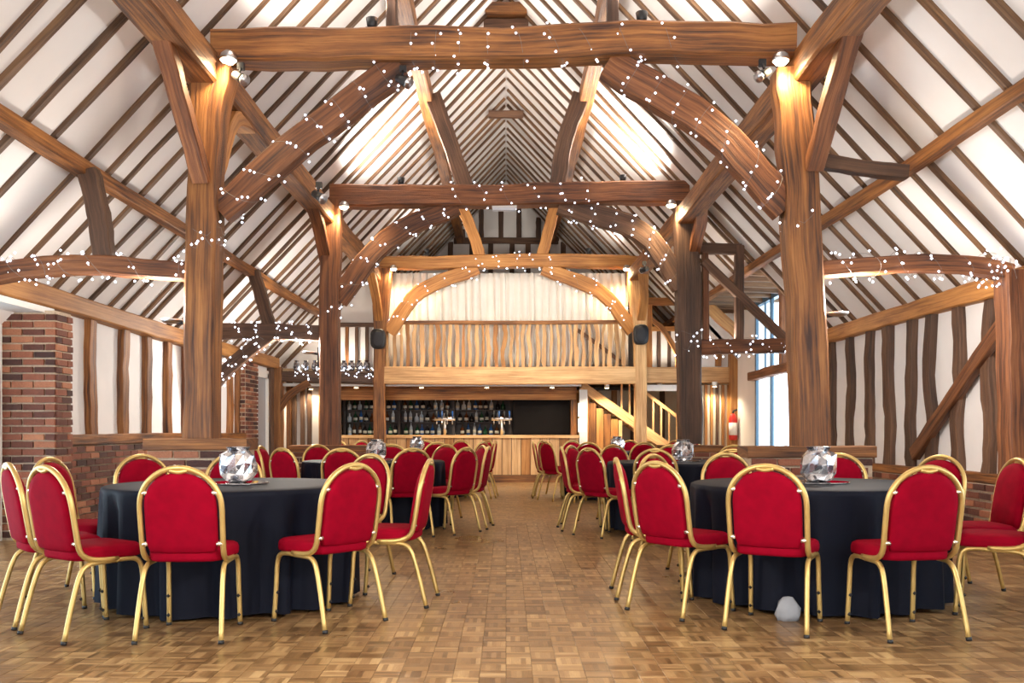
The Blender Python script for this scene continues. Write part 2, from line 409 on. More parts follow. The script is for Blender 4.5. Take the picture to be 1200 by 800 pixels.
# ------------------------------------------------------------------ roof (ceiling) and rafters
ceil = thing('ceiling', (0, Y2, RIDGE), 'white plastered barn roof between rows of dark rafters', kind='structure')
XE, XD, YD0, YD1 = 4.95, 3.72, Y2 + 0.15, Y3 - 0.12     # eaves; the dormer over the glazed doors on the right
def slab(x0, x1, y0, y1, name='roof_plaster'):
    up = 0.008
    MB().prism([(x0, y0, roofz(x0) + up), (x1, y0, roofz(x1) + up), (x1, y1, roofz(x1) + up), (x0, y1, roofz(x0) + up)], (0, 0, 0.1)).build(name, 'plaster', ceil)
slab(0, -XE - .3, YB, Y4 + .1)
slab(0, XD, YB, Y4 + .1); slab(XD, XE + .3, YB, YD0); slab(XD, XE + .3, YD1, Y4 + .1)
DZ0, DZ1 = roofz(XD) + 0.02, roofz(XD) - 0.02
MB().prism([(XD, YD0, DZ0), (XE + .2, YD0, DZ1), (XE + .2, YD1, DZ1), (XD, YD1, DZ0)], (0, 0, 0.08)).build('dormer_plaster', 'plaster', ceil)
y = 2.2; k = 0
while y < Y4 - 0.15:
    for sgn in (-1, 1):
        r = random.Random(900 + k * 2 + sgn); yy = y + r.uniform(-.04, .04)
        xe = XD if (sgn > 0 and YD0 < yy < YD1) else 4.86
        if 19.05 < yy: w_ = 0.085
        else: w_ = r.uniform(.075, .105)
        xs = [0.03 + (xe - 0.03) * t / 4 for t in range(5)]
        sk = r.uniform(-.05, .05)
        pts = [(sgn * x, yy + r.uniform(-.03, .03) + sk * t, roofz(x) + r.uniform(-.012, .012)) for t, x in enumerate(xs)]
        timber('rafter', pts, 0.058, w_ * .8, 'rafter', ceil, n=14, wob=0.15)
    y += 0.462; k += 1
for q in range(9):                                    # joists of the flat dormer roof
    yy = YD0 + 0.35 + q * 0.55
    timber('dormer_rafter', [(XD - .05, yy, DZ0 - .06), (XE, yy, DZ1 - .06)], .1, .09, 'rafter', ceil, n=4)
for yc in (Y2, Y1 + 9.5):
    timber('collar', [(-.33, yc, RIDGE - .42), (.33, yc, RIDGE - .42)], .13, .11, 'oak_dark', ceil, n=4)
MB().box(-.3, .3, Y2 - .25, Y2 + .3, RIDGE - .34, RIDGE - .2).build('ridge_block', 'oak', ceil)

# ------------------------------------------------------------------ long beams
def long_beam(name, x, z, y0, y1, w, d, mat, label, n=28, wob=0.08):
    o = timber(name, [(x + rnd.uniform(-.015, .015), y0 + (y1 - y0) * i / 6, z + rnd.uniform(-.02, .02)) for i in range(7)], w, d, mat, None, ref=(0, 0, 1), n=n, wob=wob)
    return tag(o, label, 'beam')
long_beam('arcade_plate', -2.64, 4.26, 2.0, Y4, .27, .27, 'oak', 'long oak arcade plate on the posts above the brick pier side')
long_beam('arcade_plate', 2.62, 4.26, 2.0, Y4, .27, .27, 'oak', 'long oak arcade plate on the posts of the glazed door side')
long_beam('purlin', -1.17, 6.02, 2.0, Y4, .2, .2, 'oak', 'upper oak purlin under the rafters above the brick pier side')
long_beam('purlin', 1.17, 6.02, 2.0, Y4, .2, .2, 'oak', 'upper oak purlin under the rafters of the glazed door side')
long_beam('purlin', -3.75, 3.42, 2.0, Y4, .12, .13, 'oak', 'slim wavy aisle purlin under the rafters above the brick pier', wob=.12)
long_beam('purlin', 3.66, 3.50, 2.0, Y4, .11, .12, 'oak', 'slim wavy aisle purlin reaching past the glazed doors', wob=.12)

# ------------------------------------------------------------------ trusses
def truss(s, label):
    return thing('roof_truss', (0, F_PX / s, 0), label, 'truss')
def member(t, s, name, pts, wpx, d, mat, n=10, wob=0.06, taper=None, dy=0.0):
    return timber(name, [P(x, y, s) + V((0, dy, 0)) for x, y in pts], wpx / s, d, mat, t, n=n, wob=wob, taper=taper)
def plinth(t, s, x0, x1, ztop, dep=0.34, cap='oak'):
    X0, X1 = (x0 - VPX) / s, (x1 - VPX) / s; yy = F_PX / s
    p = MB().box(X0, X1, yy - dep / 2 + .01, yy + dep / 2, 0, ztop - .1).build('plinth', 'mortar', t)
    bricks(p, (X0, yy - dep / 2), (X1, yy - dep / 2), 0.0, ztop - .1, (0, -1))
    timber('sill_plate', [(X0 - .03, yy, ztop - .05), (X1 + .03, yy, ztop - .05)], .1, dep + .04, cap, t, n=5, wob=.04)
jowl = lambda t: 1.0 + 0.35 * max(0, t - 0.72) / 0.28
# truss 1
t1 = truss(S1, 'largest oak roof truss, between the brick pier and the diagonal wall brace')
member(t1, S1, 'tie_beam', [(252, 59), (400, 58), (590, 56), (760, 50), (928, 53)], 38, .28, 'oak', n=18)
member(t1, S1, 'post', [(237, 514), (240, 300), (244, 160), (251, 82)], 35, .27, 'oak', n=12, taper=jowl)
member(t1, S1, 'post', [(949, 522), (940, 300), (932, 170), (925, 84)], 39, .27, 'oak', n=12)
member(t1, S1, 'arch_brace', [(258, 248), (360, 160), (470, 78)], 33, .16, 'oak_red', dy=.02)
member(t1, S1, 'arch_brace', [(922, 244), (834, 150), (712, 74)], 37, .16, 'oak_red', dy=.02)
member(t1, S1, 'aisle_tie', [(243, 321), (180, 316), (120, 311), (40, 314), (-22, 324)], 22, .17, 'oak_red')
member(t1, S1, 'aisle_tie', [(955, 317), (1020, 312), (1080, 309), (1140, 312), (1182, 320)], 19, .17, 'oak_red')
member(t1, S1, 'purlin_strut', [(104, 200), (116, 250), (123, 302)], 23, .13, 'oak_dark')
member(t1, S1, 'purlin_strut', [(950, 187), (1010, 197), (1062, 203)], 16, .12, 'oak_dark')
member(t1, S1, 'aisle_post', [(1192, 590), (1190, 450), (1186, 318)], 30, .24, 'oak_red')
member(t1, S1, 'aisle_post', [(-20, 612), (-22, 318)], 28, .22, 'oak_red')
member(t1, S1, 'queen_strut', [(459, 42), (460, -100), (462, -178)], 13, .11, 'oak_dark')
member(t1, S1, 'queen_strut', [(718, 40), (717, -100), (715, -178)], 13, .11, 'oak_dark')
for sx, px, pz in ((-1, 246, 215), (1, 944, 200)):     # braces from post to arcade plate, towards and away from the camera
    a = P(px, pz, S1)
    timber('plate_brace', [a + V((sx * .03, -.12, 0)), V((sx * 2.67, Y1 - 1.02, 4.2))], .13, .15, 'oak_red', t1, ref=(1, 0, 0), n=8)
    timber('plate_brace', [a + V((0, 0, .05)), a + V((0.0, .55, .74)), V((sx * 2.64, Y1 + 1.35, 4.2))], .14, .19, 'oak_honey' if sx < 0 else 'oak_red', t1, ref=(1, 0, 0), n=8)
plinth(t1, S1, 181, 292, 1.03); plinth(t1, S1, 874, 1014, 0.965)
# unseen truss nearest the added gable opening, carrying added uplighters
t0 = thing('roof_truss', (0, 3.0, 0), 'unseen oak roof truss nearest the added gable opening', 'truss')
for sx in (-1, 1): timber('post', [(sx * 2.62, 3.0, 0), (sx * 2.62, 3.0, 4.2)], .28, .27, 'oak', t0)
timber('tie_beam', [(-2.6, 3.0, 4.45), (2.6, 3.0, 4.45)], .28, .28, 'oak', t0)
# truss 2
t2 = truss(S2, 'middle oak roof truss with leaning queen struts above its tie beam')
member(t2, S2, 'tie_beam', [(388, 231), (480, 231), (600, 230), (700, 227), (806, 226)], 25, .28, 'oak_red', n=16)
member(t2, S2, 'post', [(387, 525), (387, 350), (390, 236)], 22, .27, 'oak_red')
member(t2, S2, 'post', [(809, 520), (806, 350), (803, 234)], 27, .27, 'oak_dark')
member(t2, S2, 'arch_brace', [(396, 352), (452, 282), (535, 240)], 23, .16, 'oak_red')
member(t2, S2, 'arch_brace', [(799, 336), (750, 272), (655, 240)], 24, .16, 'oak_dark')
member(t2, S2, 'aisle_tie', [(386, 391), (320, 389), (250, 388), (222, 390)], 18, .18, 'oak_dark')
member(t2, S2, 'aisle_tie', [(808, 407), (870, 406), (965, 404)], 17, .18, 'oak_red')
member(t2, S2, 'wall_brace', [(238, 462), (276, 424), (318, 392)], 15, .14, 'oak_dark')
member(t2, S2, 'purlin_strut', [(297, 318), (307, 350), (317, 384)], 14, .14, 'oak_dark')
member(t2, S2, 'rail', [(812, 291), (868, 292)], 12, .13, 'oak_dark', n=5)
member(t2, S2, 'strut', [(866, 288), (866, 402)], 10, .13, 'oak_dark', n=5)
member(t2, S2, 'strut', [(826, 296), (827, 402)], 7, .12, 'oak_red', n=5)
member(t2, S2, 'diagonal_brace', [(824, 306), (925, 403)], 10, .10, 'oak_dark', n=6, dy=-.03)
member(t2, S2, 'queen_strut', [(545, 220), (526, 165), (507, 112)], 19, .17, 'oak_dark')
member(t2, S2, 'queen_strut', [(653, 220), (662, 165), (681, 112)], 19, .17, 'oak_dark')
member(t2, S2, 'aisle_post', [(222, 585), (222, 388)], 16, .2, 'oak_red')
member(t2, S2, 'aisle_post', [(964, 585), (964, 300)], 16, .2, 'oak_red')
for sx, px, pz in ((-1, 382, 305), (1, 812, 300)):
    a = P(px, pz, S2)
    timber('plate_brace', [a, a + V((0.02 * sx, -.5, .45)), V((sx * 2.64, Y2 - 1.1, 4.2))], .12, .17, 'oak_red', t2, ref=(1, 0, 0), n=8)
    timber('plate_brace', [a, a + V((0, .5, .45)), V((sx * 2.64, Y2 + 1.1, 4.2))], .12, .17, 'oak_honey', t2, ref=(1, 0, 0), n=8)
plinth(t2, S2, 345, 440, 0.88); plinth(t2, S2, 775, 842, 0.88)
# truss 3
t3 = truss(S3, 'honey-lit oak roof truss framing the gallery curtain')
member(t3, S3, 'tie_beam', [(440, 308), (520, 308), (600, 306), (680, 306), (756, 309)], 15, .26, 'oak_honey', n=14)
flare = lambda t: 1.0 + 0.75 * max(0, t - 0.62) / 0.38
member(t3, S3, 'post', [(445, 566), (445, 430), (448, 316)], 13, .22, 'oak', taper=flare)
member(t3, S3, 'post', [(751, 566), (750, 430), (747, 316)], 14, .22, 'oak_light', taper=flare)
member(t3, S3, 'arch_brace', [(456, 390), (492, 342), (560, 314)], 16, .16, 'oak_honey')
member(t3, S3, 'arch_brace', [(742, 388), (703, 342), (636, 314)], 16, .16, 'oak_honey')
member(t3, S3, 'queen_strut', [(562, 300), (553, 270), (536, 232)], 13, .15, 'oak_honey')  # yellow lamplight on these struts is put into the wood colour
member(t3, S3, 'queen_strut', [(635, 300), (643, 270), (652, 232)], 13, .15, 'oak_honey')
member(t3, S3, 'aisle_post', [(322, 566), (323, 430)], 14, .2, 'oak')
member(t3, S3, 'aisle_post', [(861, 566), (861, 300)], 13, .2, 'oak_honey')  # orange lamplight on this post is put into its wood colour
member(t3, S3, 'wall_brace', [(325, 482), (340, 462), (362, 448)], 8, .12, 'oak')
for sx, px, pz in ((-1, 445, 380), (1, 750, 380)):
    a = P(px, pz, S3)
    timber('plate_brace', [a, a + V((0.02 * sx, -.45, .5)), V((sx * 2.62, Y3 - 1.0, 4.2))], .12, .17, 'oak_honey', t3, ref=(1, 0, 0), n=8)

# ------------------------------------------------------------------ left wall
wl = thing('wall_left', (-4.75, 12, 0), 'white plastered side wall with upright studs on a low brick base', kind='structure')
XL = -4.72
MB().box(-5.0, XL - .03, 9.6, Y4, 0.0, 2.6).build('plaster_panel', 'plaster', wl)
MB().box(-5.35, -5.22, YB, 1.0, 0.0, 2.75).build('plaster_panel', 'plaster', wl)
MB().box(-5.35, -5.22, 8.6, 9.7, 0.0, 2.75).build('plaster_panel', 'plaster', wl)
MB().box(-5.35, -5.22, 1.0, 8.6, 2.25, 2.75).build('plaster_panel', 'plaster', wl)
timber('wall_plate', [(XL + .03, YB, 2.44), (XL + .02, 9, 2.45), (XL + .03, 14, 2.42), (XL + .02, Y3, 2.45)], .2, .21, 'oak_honey', wl, ref=(0, 0, 1), n=26, wob=.07)
timber('sill_plate', [(XL + .0, 9.7, .99), (XL, 13, 1.0), (XL, 16.75, .99)], .16, .12, 'oak', wl, ref=(0, 0, 1), n=14)
for px, w_ in ((109, .14), (146, .15), (173, .13), (198, .13), (222, .13), (243, .13), (255, .12), (270, .12), (279, .1)):
    yy = F_PX * 4.70 / (VPX - px)
    timber('stud', [(XL, yy, 1.03), (XL, yy + rnd.uniform(-.04, .04), 1.7), (XL, yy + rnd.uniform(-.03, .03), 2.36)], .09, w_ * 1.25, 'oak', wl, ref=(0, 1, 0), n=8, wob=.12)
base = MB().box(-4.95, XL + .055, 9.7, 16.7, 0, 0.93).build('brick_base', 'mortar', wl)
bricks(base, (XL + .068, 9.7), (XL + .068, 16.7), 0.03, 0.93, (1, 0))
pier2 = MB().box(-4.95, XL + .075, 16.72, 17.5, 0, 2.33).build('brick_pier', 'mortar', wl)
bricks(pier2, (XL + .088, 16.72), (XL + .088, 17.5), 0.03, 2.33, (1, 0))
bricks(pier2, (-4.93, 16.71), (XL + .08, 16.71), 1.03, 2.33, (0, -1))
for yy, mt in ((18.75, 'oak_dark'), (19.6, 'oak'), (20.4, 'oak')):
    timber('stud', [(XL, yy, 0), (XL, yy, 2.36)], .12, .22, mt, wl, n=6)
door1 = thing('door_1', (XL, 18.0, 0), 'grey door in a white frame past the slim brick pier', kind='structure')
MB().box(XL - .03, XL + .03, 17.6, 18.3, 0, 2.1).build('leaf', 'door_grey', door1)
MB().box(XL - .03, XL + .07, 17.52, 17.6, 0, 2.2).box(XL - .03, XL + .07, 18.3, 18.4, 0, 2.2).box(XL - .03, XL + .07, 17.52, 18.4, 2.1, 2.25).build('frame', 'white_paint', door1)
# brick pier by the doorway
pier = thing('brick_pier', (-4.78, 9.55, 0), 'tall red brick pier standing beside the white door lining', 'pier')
core = MB().box(-5.06, -4.515, 9.40, 9.74, 0, 2.3).build('core', 'mortar', pier)
bricks(core, (-5.06, 9.388), (-4.503, 9.388), 0.02, 2.27, (0, -1))
bricks(core, (-4.503, 9.39), (-4.503, 9.74), 0.02, 2.27, (1, 0))
door2 = thing('door_2', (-5.13, 9.2, 0), 'white painted door lining beside the tall brick pier', kind='structure')
MB().box(-5.24, -5.03, 9.22, 9.37, 0, 2.16).build('jamb', 'white_paint', door2)
MB().box(-5.10, -5.07, 9.18, 9.22, 0, 2.1).build('architrave', 'white_paint', door2)
MB().box(-5.22, -4.62, 7.2, 9.6, 2.28, 2.34).build('soffit', 'white_paint', door2)

# ------------------------------------------------------------------ right wall
wr = thing('wall_right', (4.7, 9, 0), 'white plastered side wall with wavy dark studs on low brickwork', kind='structure')
XR = 4.66
MB().box(XR + .03, XR + .3, YB, 0.6, 0, 2.65).build('plaster_panel', 'plaster', wr)
MB().box(XR + .03, XR + .3, 6.6, Y2 - .05, 0, 2.65).build('plaster_panel', 'plaster', wr)
MB().box(XR + .03, XR + .3, .6, 6.6, 2.35, 2.65).build('plaster_panel', 'plaster', wr)
MB().box(XR + .03, XR + .3, .6, 6.6, 0, .6).build('plaster_panel', 'plaster', wr)
MB().box(XR + .03, XR + .3, 17.55, Y4, 0, 3.65).build('plaster_panel', 'plaster', wr)
timber('wall_plate', [(XR, YB, 2.47), (XR - .02, 6, 2.46), (XR, 10, 2.46), (XR, Y2, 2.45)], .18, .2, 'oak_honey', wr, ref=(0, 0, 1), n=26, wob=.07)
timber('sill_plate', [(XR + .02, YB, .63), (XR + .02, 8, .64), (XR + .02, Y2, .63)], .16, .1, 'oak', wr, ref=(0, 0, 1), n=20)
for px in (956, 974, 995, 1018, 1041, 1066, 1090, 1121, 1158, 1196, 1240):
    yy = F_PX * 4.64 / (px - VPX); q = rnd.uniform(-.07, .07)
    timber('stud', [(XR, yy + q * .5, .68), (XR, yy - q * .6, 1.15), (XR, yy + q, 1.7), (XR, yy + rnd.uniform(-.04, .04), 2.38)], .09, rnd.uniform(.15, .19), 'oak_dark', wr, n=12, wob=.14)
timber('diagonal_brace', [V((XR - .06, F_PX * 4.6 / (1180 - VPX), 1.11 + (503 - 374) * 4.6 / 587)), V((XR - .05, F_PX * 4.6 / (1125 - VPX), 1.11 + (503 - 452) * 4.6 / 532)), V((XR - .06, F_PX * 4.6 / (1072 - VPX), 1.11 + (503 - 532) * 4.6 / 479))], .15, .09, 'oak_red', wr, ref=(1, 0, 0), n=10)
baser = MB().box(XR - .045, XR + .3, YB, Y2 - .05, 0, .585).build('brick_base', 'mortar', wr)
bricks(baser, (XR - .058, 6.3), (XR - .058, Y2 - .05), 0.0, .585, (-1, 0))
# dormer: cheeks and glazed screen
for yy in (YD0, YD1):
    MB().prism([(XD - .02, yy, roofz(XD) + .03), (XE + .2, yy, roofz(XE + .2)), (XE + .2, yy, DZ1 + .05)], (0, .06 if yy == YD1 else -.06, 0)).build('dormer_cheek', 'plaster', wr)
scr = thing('window_1', (4.7, 15.9, 0), 'tall glazed door screen with slate blue frames in the side wall', kind='structure')
XG = 4.70
Yg = [13.95, 15.35, 16.5, 17.5]
for yy in Yg:
    MB().box(XG - .05, XG + .0, yy - .04, yy + .04, 0, 3.5).build('mullion', 'blue_frame', scr)
for z in (.05, 3.45):
    MB().box(XG - .05, XG + .05, Yg[0], Yg[-1], z - .05, z + .05).build('rail', 'blue_frame', scr)
for a, b_ in zip(Yg, Yg[1:]):
    MB().box(XG - .006, XG + .006, a + .05, b_ - .05, .1, 2.03).build('pane', 'glass', scr)
    MB().box(XG - .006, XG + .006, a + .05, b_ - .05, 2.2, 3.4).build('pane', 'glass', scr)
    m = (a + b_) / 2
    MB().box(XG - .02, XG + .01, m - .015, m + .015, 2.2, 3.4).build('glazing_bar', 'blue_frame', scr)
timber('transom', [(XG - .09, Yg[0] - .3, 2.11), (XG - .09, 16, 2.12), (XG - .09, 17.6, 2.1)], .16, .16, 'oak_red', scr, ref=(0, 0, 1), n=8)
timber('door_post', [(XG - .1, 15.55, 2.2), (XG - .1, 15.55, 3.5)], .13, .15, 'oak_red', scr, n=5)
timber('brace', [(XG - .25, 17.9, 2.9), (XG - .9, 17.9, 3.5)], .2, .12, 'oak_honey', scr, n=5)

# ------------------------------------------------------------------ unseen windows and a gable opening, added for daylight
def added_window(name, x, y0, y1, z0, z1, label):
    w = thing(name, (x, (y0 + y1) / 2, z0), label, kind='structure')
    n = 5
    for i in range(n + 1):
        yy = y0 + (y1 - y0) * i / n; MB().box(x - .03, x + .03, yy - .03, yy + .03, z0, z1).build('mullion', 'blue_frame', w)
    for z in (z0 + .03, z1 - .03): MB().box(x - .03, x + .03, y0, y1, z - .03, z + .03).build('rail', 'blue_frame', w)
    for i in range(n): MB().box(x - .004, x + .004, y0 + (y1 - y0) * i / n + .03, y0 + (y1 - y0) * (i + 1) / n - .03, z0 + .06, z1 - .06).build('pane', 'glass', w)
added_window('added_window_2', -5.28, 1.0, 8.6, 0, 2.25, 'added unseen glazing in the side wall before the brick pier')  # unseen glazing added so daylight reaches the opposite wall
added_window('added_window_3', 4.82, .6, 6.6, .6, 2.35, 'added unseen window in the side wall before the diagonal brace')  # unseen window added to light the wall on the pier side
wf = thing('wall_front', (0, YB, 0), 'unseen gable wall round an opening added for daylight', kind='structure')  # added opening, sized for the daylight it lets in
MB().box(-5.4, -2.3, YB - .15, YB, 0, roofz(4.9)).build('plaster_panel', 'plaster', wf)
MB().box(2.3, 5.4, YB - .15, YB, 0, roofz(4.9)).build('plaster_panel', 'plaster', wf)
MB().prism([(-4.9, YB - .15, roofz(4.9)), (-2.3, YB - .15, roofz(4.9)), (-2.3, YB - .15, 3.8), (2.3, YB - .15, 3.8), (2.3, YB - .15, roofz(4.9)), (4.9, YB - .15, roofz(4.9)), (0, YB - .15, RIDGE + .05)], (0, .15, 0)).build('plaster_panel', 'plaster', wf)

# ------------------------------------------------------------------ end wall and partitions
we = thing('wall_back', (0, Y4, 0), 'plastered end gable with dark studs and rails behind the gallery', kind='structure')
MB().prism([(-5, Y4, 0), (5, Y4, 0), (5, Y4, roofz(5)), (0, Y4, RIDGE + .1), (-5, Y4, roofz(5))], (0, .15, 0)).build('plaster_panel', 'plaster', we)
def rail(z, x0, x1, w_=.16): timber('rail', [(x0, Y4 - .03, z), (x1, Y4 - .03, z)], w_, .1, 'oak_dark', we, n=6)
rail(5.98, -1.35, 1.35); rail(3.8, -4.6, 4.6, .14); rail(4.9, -2.4, 2.4)
for px in (542, 564, 587, 608, 631, 652):
    x = (px - VPX) / S4; timber('stud', [(x, Y4 - .02, 5.98), (x, Y4 - .02, min(roofz(x) - .02, 7.2))], .13, .08, 'oak_dark', we, n=5)
for px in (528, 553, 575, 600, 619, 641, 660):
    x = (px - VPX) / S4; timber('stud', [(x, Y4 - .02, 4.9), (x, Y4 - .02, 5.95)], .13, .08, 'oak_dark', we, n=5)
for px in (388, 398, 407, 418, 429, 440, 745, 757, 768, 779, 790, 801):
    x = (px - VPX) / S4; timber('stud', [(x, Y4 - .02, 2.2), (x, Y4 - .02, 3.75)], .12, .08, 'oak_dark', we, n=5)
wp = thing('wall_partition', (0, Y3 + .5, 0), 'studded partition either side of the bar below the gallery', kind='structure')
YP = Y3 + .45
MB().box(3.92, 4.72, Y3 + .12, Y3 + .2, 0, 2.02).build('plaster_panel', 'cream', wp)
for i in range(7): timber('stud', [(3.97 + i * .115, Y3 + .1, 0), (3.97 + i * .115, Y3 + .1, 2.02)], .05, .09, 'oak_honey' if i % 3 else 'oak_dark', wp, n=5, wob=.1)
MB().box(3.86, 4.6, Y3 + .12, Y3 + .2, 2.38, 3.75).build('plaster_panel', 'plaster', wp)
timber('rail', [(3.86, Y3 + .08, 3.82), (4.55, Y3 + .08, 3.82)], .14, .12, 'oak_honey', wp, n=4)
timber('strut', [(4.33, Y3 + .08, 2.4), (4.36, Y3 + .08, 3.75)], .12, .1, 'oak_honey', wp, n=4)
timber('post', [(3.0, Y3 + .6, 2.38), (3.0, Y3 + .6, 3.75)], .12, .12, 'oak_honey', wp, n=4)
timber('rail', [(2.8, Y3 + .6, 3.8), (3.75, Y3 + .6, 3.78)], .17, .12, 'oak_honey', wp, n=4)
timber('brace', [(3.0, Y3 + .6, 3.45), (3.3, Y3 + .6, 3.2), (3.6, Y3 + .6, 2.7)], .1, .08, 'oak_honey', wp, n=5)
timber('post', [(3.62, Y3 + .6, 2.38), (3.62, Y3 + .6, 3.78)], .12, .12, 'oak_honey', wp, n=4)
MB().box(-4.75, -3.75, YP + .9, YP + 1.0, 0, 2.03).build('plaster_panel', 'plaster', wp)
for i, x in enumerate((-4.6, -4.42, -4.27, -4.02, -3.86)):
    timber('stud', [(x, YP + .86, 0), (x, YP + .86, 2.03)], .09, .1, 'oak_honey' if i > 2 else 'oak_dark', wp, n=5)
MB().box(1.5, 4.75, 22.6, 22.7, 0, 2.05).build('plaster_panel', 'cream', wp)
for i, x in enumerate((1.7, 2.15, 2.6, 3.05, 3.3, 3.75, 4.2)):
    timber('stud', [(x, 22.56, 0), (x, 22.56, 2.05)], .12, .1, 'oak_dark' if i % 2 else 'oak_honey', wp, n=5)

# partitions standing on the gallery deck at either end
YG = Y3 + 1.0
MB().prism([(-4.7, YG, 2.36), (-2.76, YG, 2.36), (-2.76, YG, roofz(2.76) - .05), (-4.7, YG, roofz(4.7) - .02)], (0, .08, 0)).build('plaster_panel', 'plaster', wp)
timber('rail', [(-4.3, YG - .04, 3.34), (-2.7, YG - .04, 3.34)], .09, .09, 'oak_dark', wp, n=6)
for px in (383, 395, 407, 418.5, 430.5, 441): timber('stud', [((px - VPX) / 54.7, YG - .03, 2.36), ((px - VPX) / 54.7, YG - .03, 3.3)], .07, .08, 'oak_dark' if px != 407 else 'oak', wp, n=5)
MB().box(2.78, 3.85, YG + .2, YG + .28, 2.36, 3.25).build('plaster_panel', 'plaster', wp)
for x in (2.86, 3.08, 3.3, 3.52, 3.74): timber('stud', [(x, YG + .17, 2.36), (x, YG + .17, 3.25)], .07, .08, 'oak_dark', wp, n=5)
timber('rail', [(2.76, YG + .16, 3.28), (3.85, YG + .16, 3.28)], .1, .1, 'oak_honey', wp, n=5)
# ------------------------------------------------------------------ gallery
gal = thing('gallery', (0, Y3 + .4, 0), 'timber gallery with wavy board balustrade above the bar', 'gallery')
timber('front_beam', [(-2.62, Y3, 2.21), (0, Y3 - .01, 2.2), (2.64, Y3, 2.21)], .35, .2, 'oak_light', gal, n=10, wob=.02, cham=.12)
timber('front_beam', [(2.72, Y3 + .1, 2.22), (4.68, Y3 + .1, 2.22)], .32, .2, 'oak_light', gal, n=6, wob=.02, cham=.12)
timber('front_beam', [(-4.65, Y3 + .1, 2.2), (-3.9, Y3 + .1, 2.16), (-2.72, Y3 + .1, 2.14)], .2, .2, 'oak_dark', gal, n=8, wob=.05)
MB().box(-4.7, 4.7, Y3 + .15, Y4, 2.2, 2.36).build('deck', 'ply', gal)
for i in range(15):
    x = -3.95 + i * .41
    MB().box(x - .05, x + .05, Y3 + .02, 22.5, 2.06, 2.2).build('joist', 'oak', gal)
MB().box(-4.6, 1.55, Y3 + .22, Y3 + .3, 2.0, 2.06).build('ceiling_strip', 'white_paint', gal)
MB().box(2.75, 3.85, Y3 + .2, Y3 + .3, 1.9, 2.03).build('ceiling_strip', 'white_paint', gal)
timber('hand_rail', [(-2.5, Y3 + .05, 3.29), (0, Y3 + .05, 3.285), (2.55, Y3 + .05, 3.3)], .075, .1, 'oak', gal, n=12, wob=.05)
x = -2.42; i = 0
while x < 2.52:
    r = random.Random(3000 + i); w_ = r.uniform(.045, .1)
    timber('baluster', [(x, Y3 + .06, 2.37), (x + r.uniform(-.03, .03), Y3 + .06, 2.68), (x + r.uniform(-.03, .03), Y3 + .06, 3.0), (x + r.uniform(-.02, .02), Y3 + .06, 3.27)], w_, .03, 'oak_light' if r.random() < .8 else 'oak_honey', gal, n=8, wob=.22)
    x += w_ + r.uniform(.045, .085); i += 1
timber('stair_string', [(1.4, Y3 + .2, 3.2), (2.1, Y3 + .2, 2.7), (2.35, Y3 + .2, 2.5)], .08, .03, 'oak_dark', gal, n=4)
# curtain hung across the gallery
cb = MB(); nx, nz = 640, 9
cx0, cx1, cz0, cz1, cy = -2.47, 2.55, 2.42, 4.36, Y3 + .42
ph = 0; xs = []; 
for i in range(nx + 1):
    ph += 0.36 + 0.10 * math.sin(i * .31) + rnd.uniform(-.05, .05); xs.append(ph)
vs = []
for k in range(nz + 1):
    for i in range(nx + 1):
        a = .075 + .02 * math.sin(i * .083 + k * .2)
        vs.append((cx0 + (cx1 - cx0) * i / nx + .012 * math.sin(xs[i] * .5 + k * .3), cy + .05 - 1.5 * a * abs(math.sin(.46 * xs[i] + .04 * k)) ** .75 * (0.6 + .4 * (1 - k / nz)), cz0 + (cz1 - cz0) * k / nz))
cb.add(vs, [(k * (nx + 1) + i, k * (nx + 1) + i + 1, (k + 1) * (nx + 1) + i + 1, (k + 1) * (nx + 1) + i) for k in range(nz) for i in range(nx)])
cur = cb.build('curtain', 'curtain', smooth=True); tag(cur, 'pleated cream curtain hung across the gallery under the tie beam', 'curtain')
md = cur.modifiers.new('solid', 'SOLIDIFY'); md.thickness = .006

# ------------------------------------------------------------------ bar
YBAR = F_PX / 56.0
bx0, bx1 = -3.7, 1.52
bar = thing('bar_counter', ((bx0 + bx1) / 2, YBAR + .3, 0), 'long honey-coloured plank bar counter below the gallery', 'bar counter')
MB().box(bx0 - .03, bx1 + .02, YBAR - .06, YBAR + .6, .93, .99).build('counter_top', 'oak_light', bar)
MB().box(bx0, bx1, YBAR + .05, YBAR + .55, .0, .93).build('carcass', 'bar_dark', bar)
npl = 26; pw = (bx1 - bx0) / npl
for i in range(npl):
    MB().box(bx0 + i * pw + .006, bx0 + (i + 1) * pw - .006, YBAR + .005 + (i % 3) * .004, YBAR + .05, .16, .93).build('plank', 'oak_light' if i % 4 else 'oak_honey', bar)
MB().box(bx0, bx1, YBAR - .005, YBAR + .05, .0, .15).build('kick_plate', 'oak', bar)
fas = thing('bar_canopy', (-1.1, YBAR + .35, 1.74), 'plain oak fascia hanging over the bar opening', 'fascia')
MB().box(-3.75, 1.5, YBAR + .33, YBAR + .41, 1.86, 2.02).build('board', 'oak', fas)
MB().box(-3.75, 1.5, YBAR + .36, YBAR + .41, 1.74, 1.86).build('board', 'oak_honey', fas)
MB().box(1.38, 1.5, YBAR + .3, YBAR + .45, .99, 1.74).build('side_post', 'oak', fas)
MB().box(-3.75, -3.6, YBAR + .3, YBAR + .45, .99, 1.74).build('side_post', 'oak', fas)
bb = thing('back_bar', (-1.1, 21.6, 0), 'dark shelved back bar holding the bottles', 'shelving')
MB().box(-3.8, 1.6, 21.75, 21.8, 0, 2.05).build('back_panel', 'bar_dark', bb)
for z in (.98, 1.28, 1.56): MB().box(-3.75, .12, 21.5, 21.75, z - .02, z).build('shelf', 'bar_dark', bb)
MB().box(-3.75, 1.5, 21.4, 21.75, 0, .9).build('base_cabinet', 'bar_dark', bb)
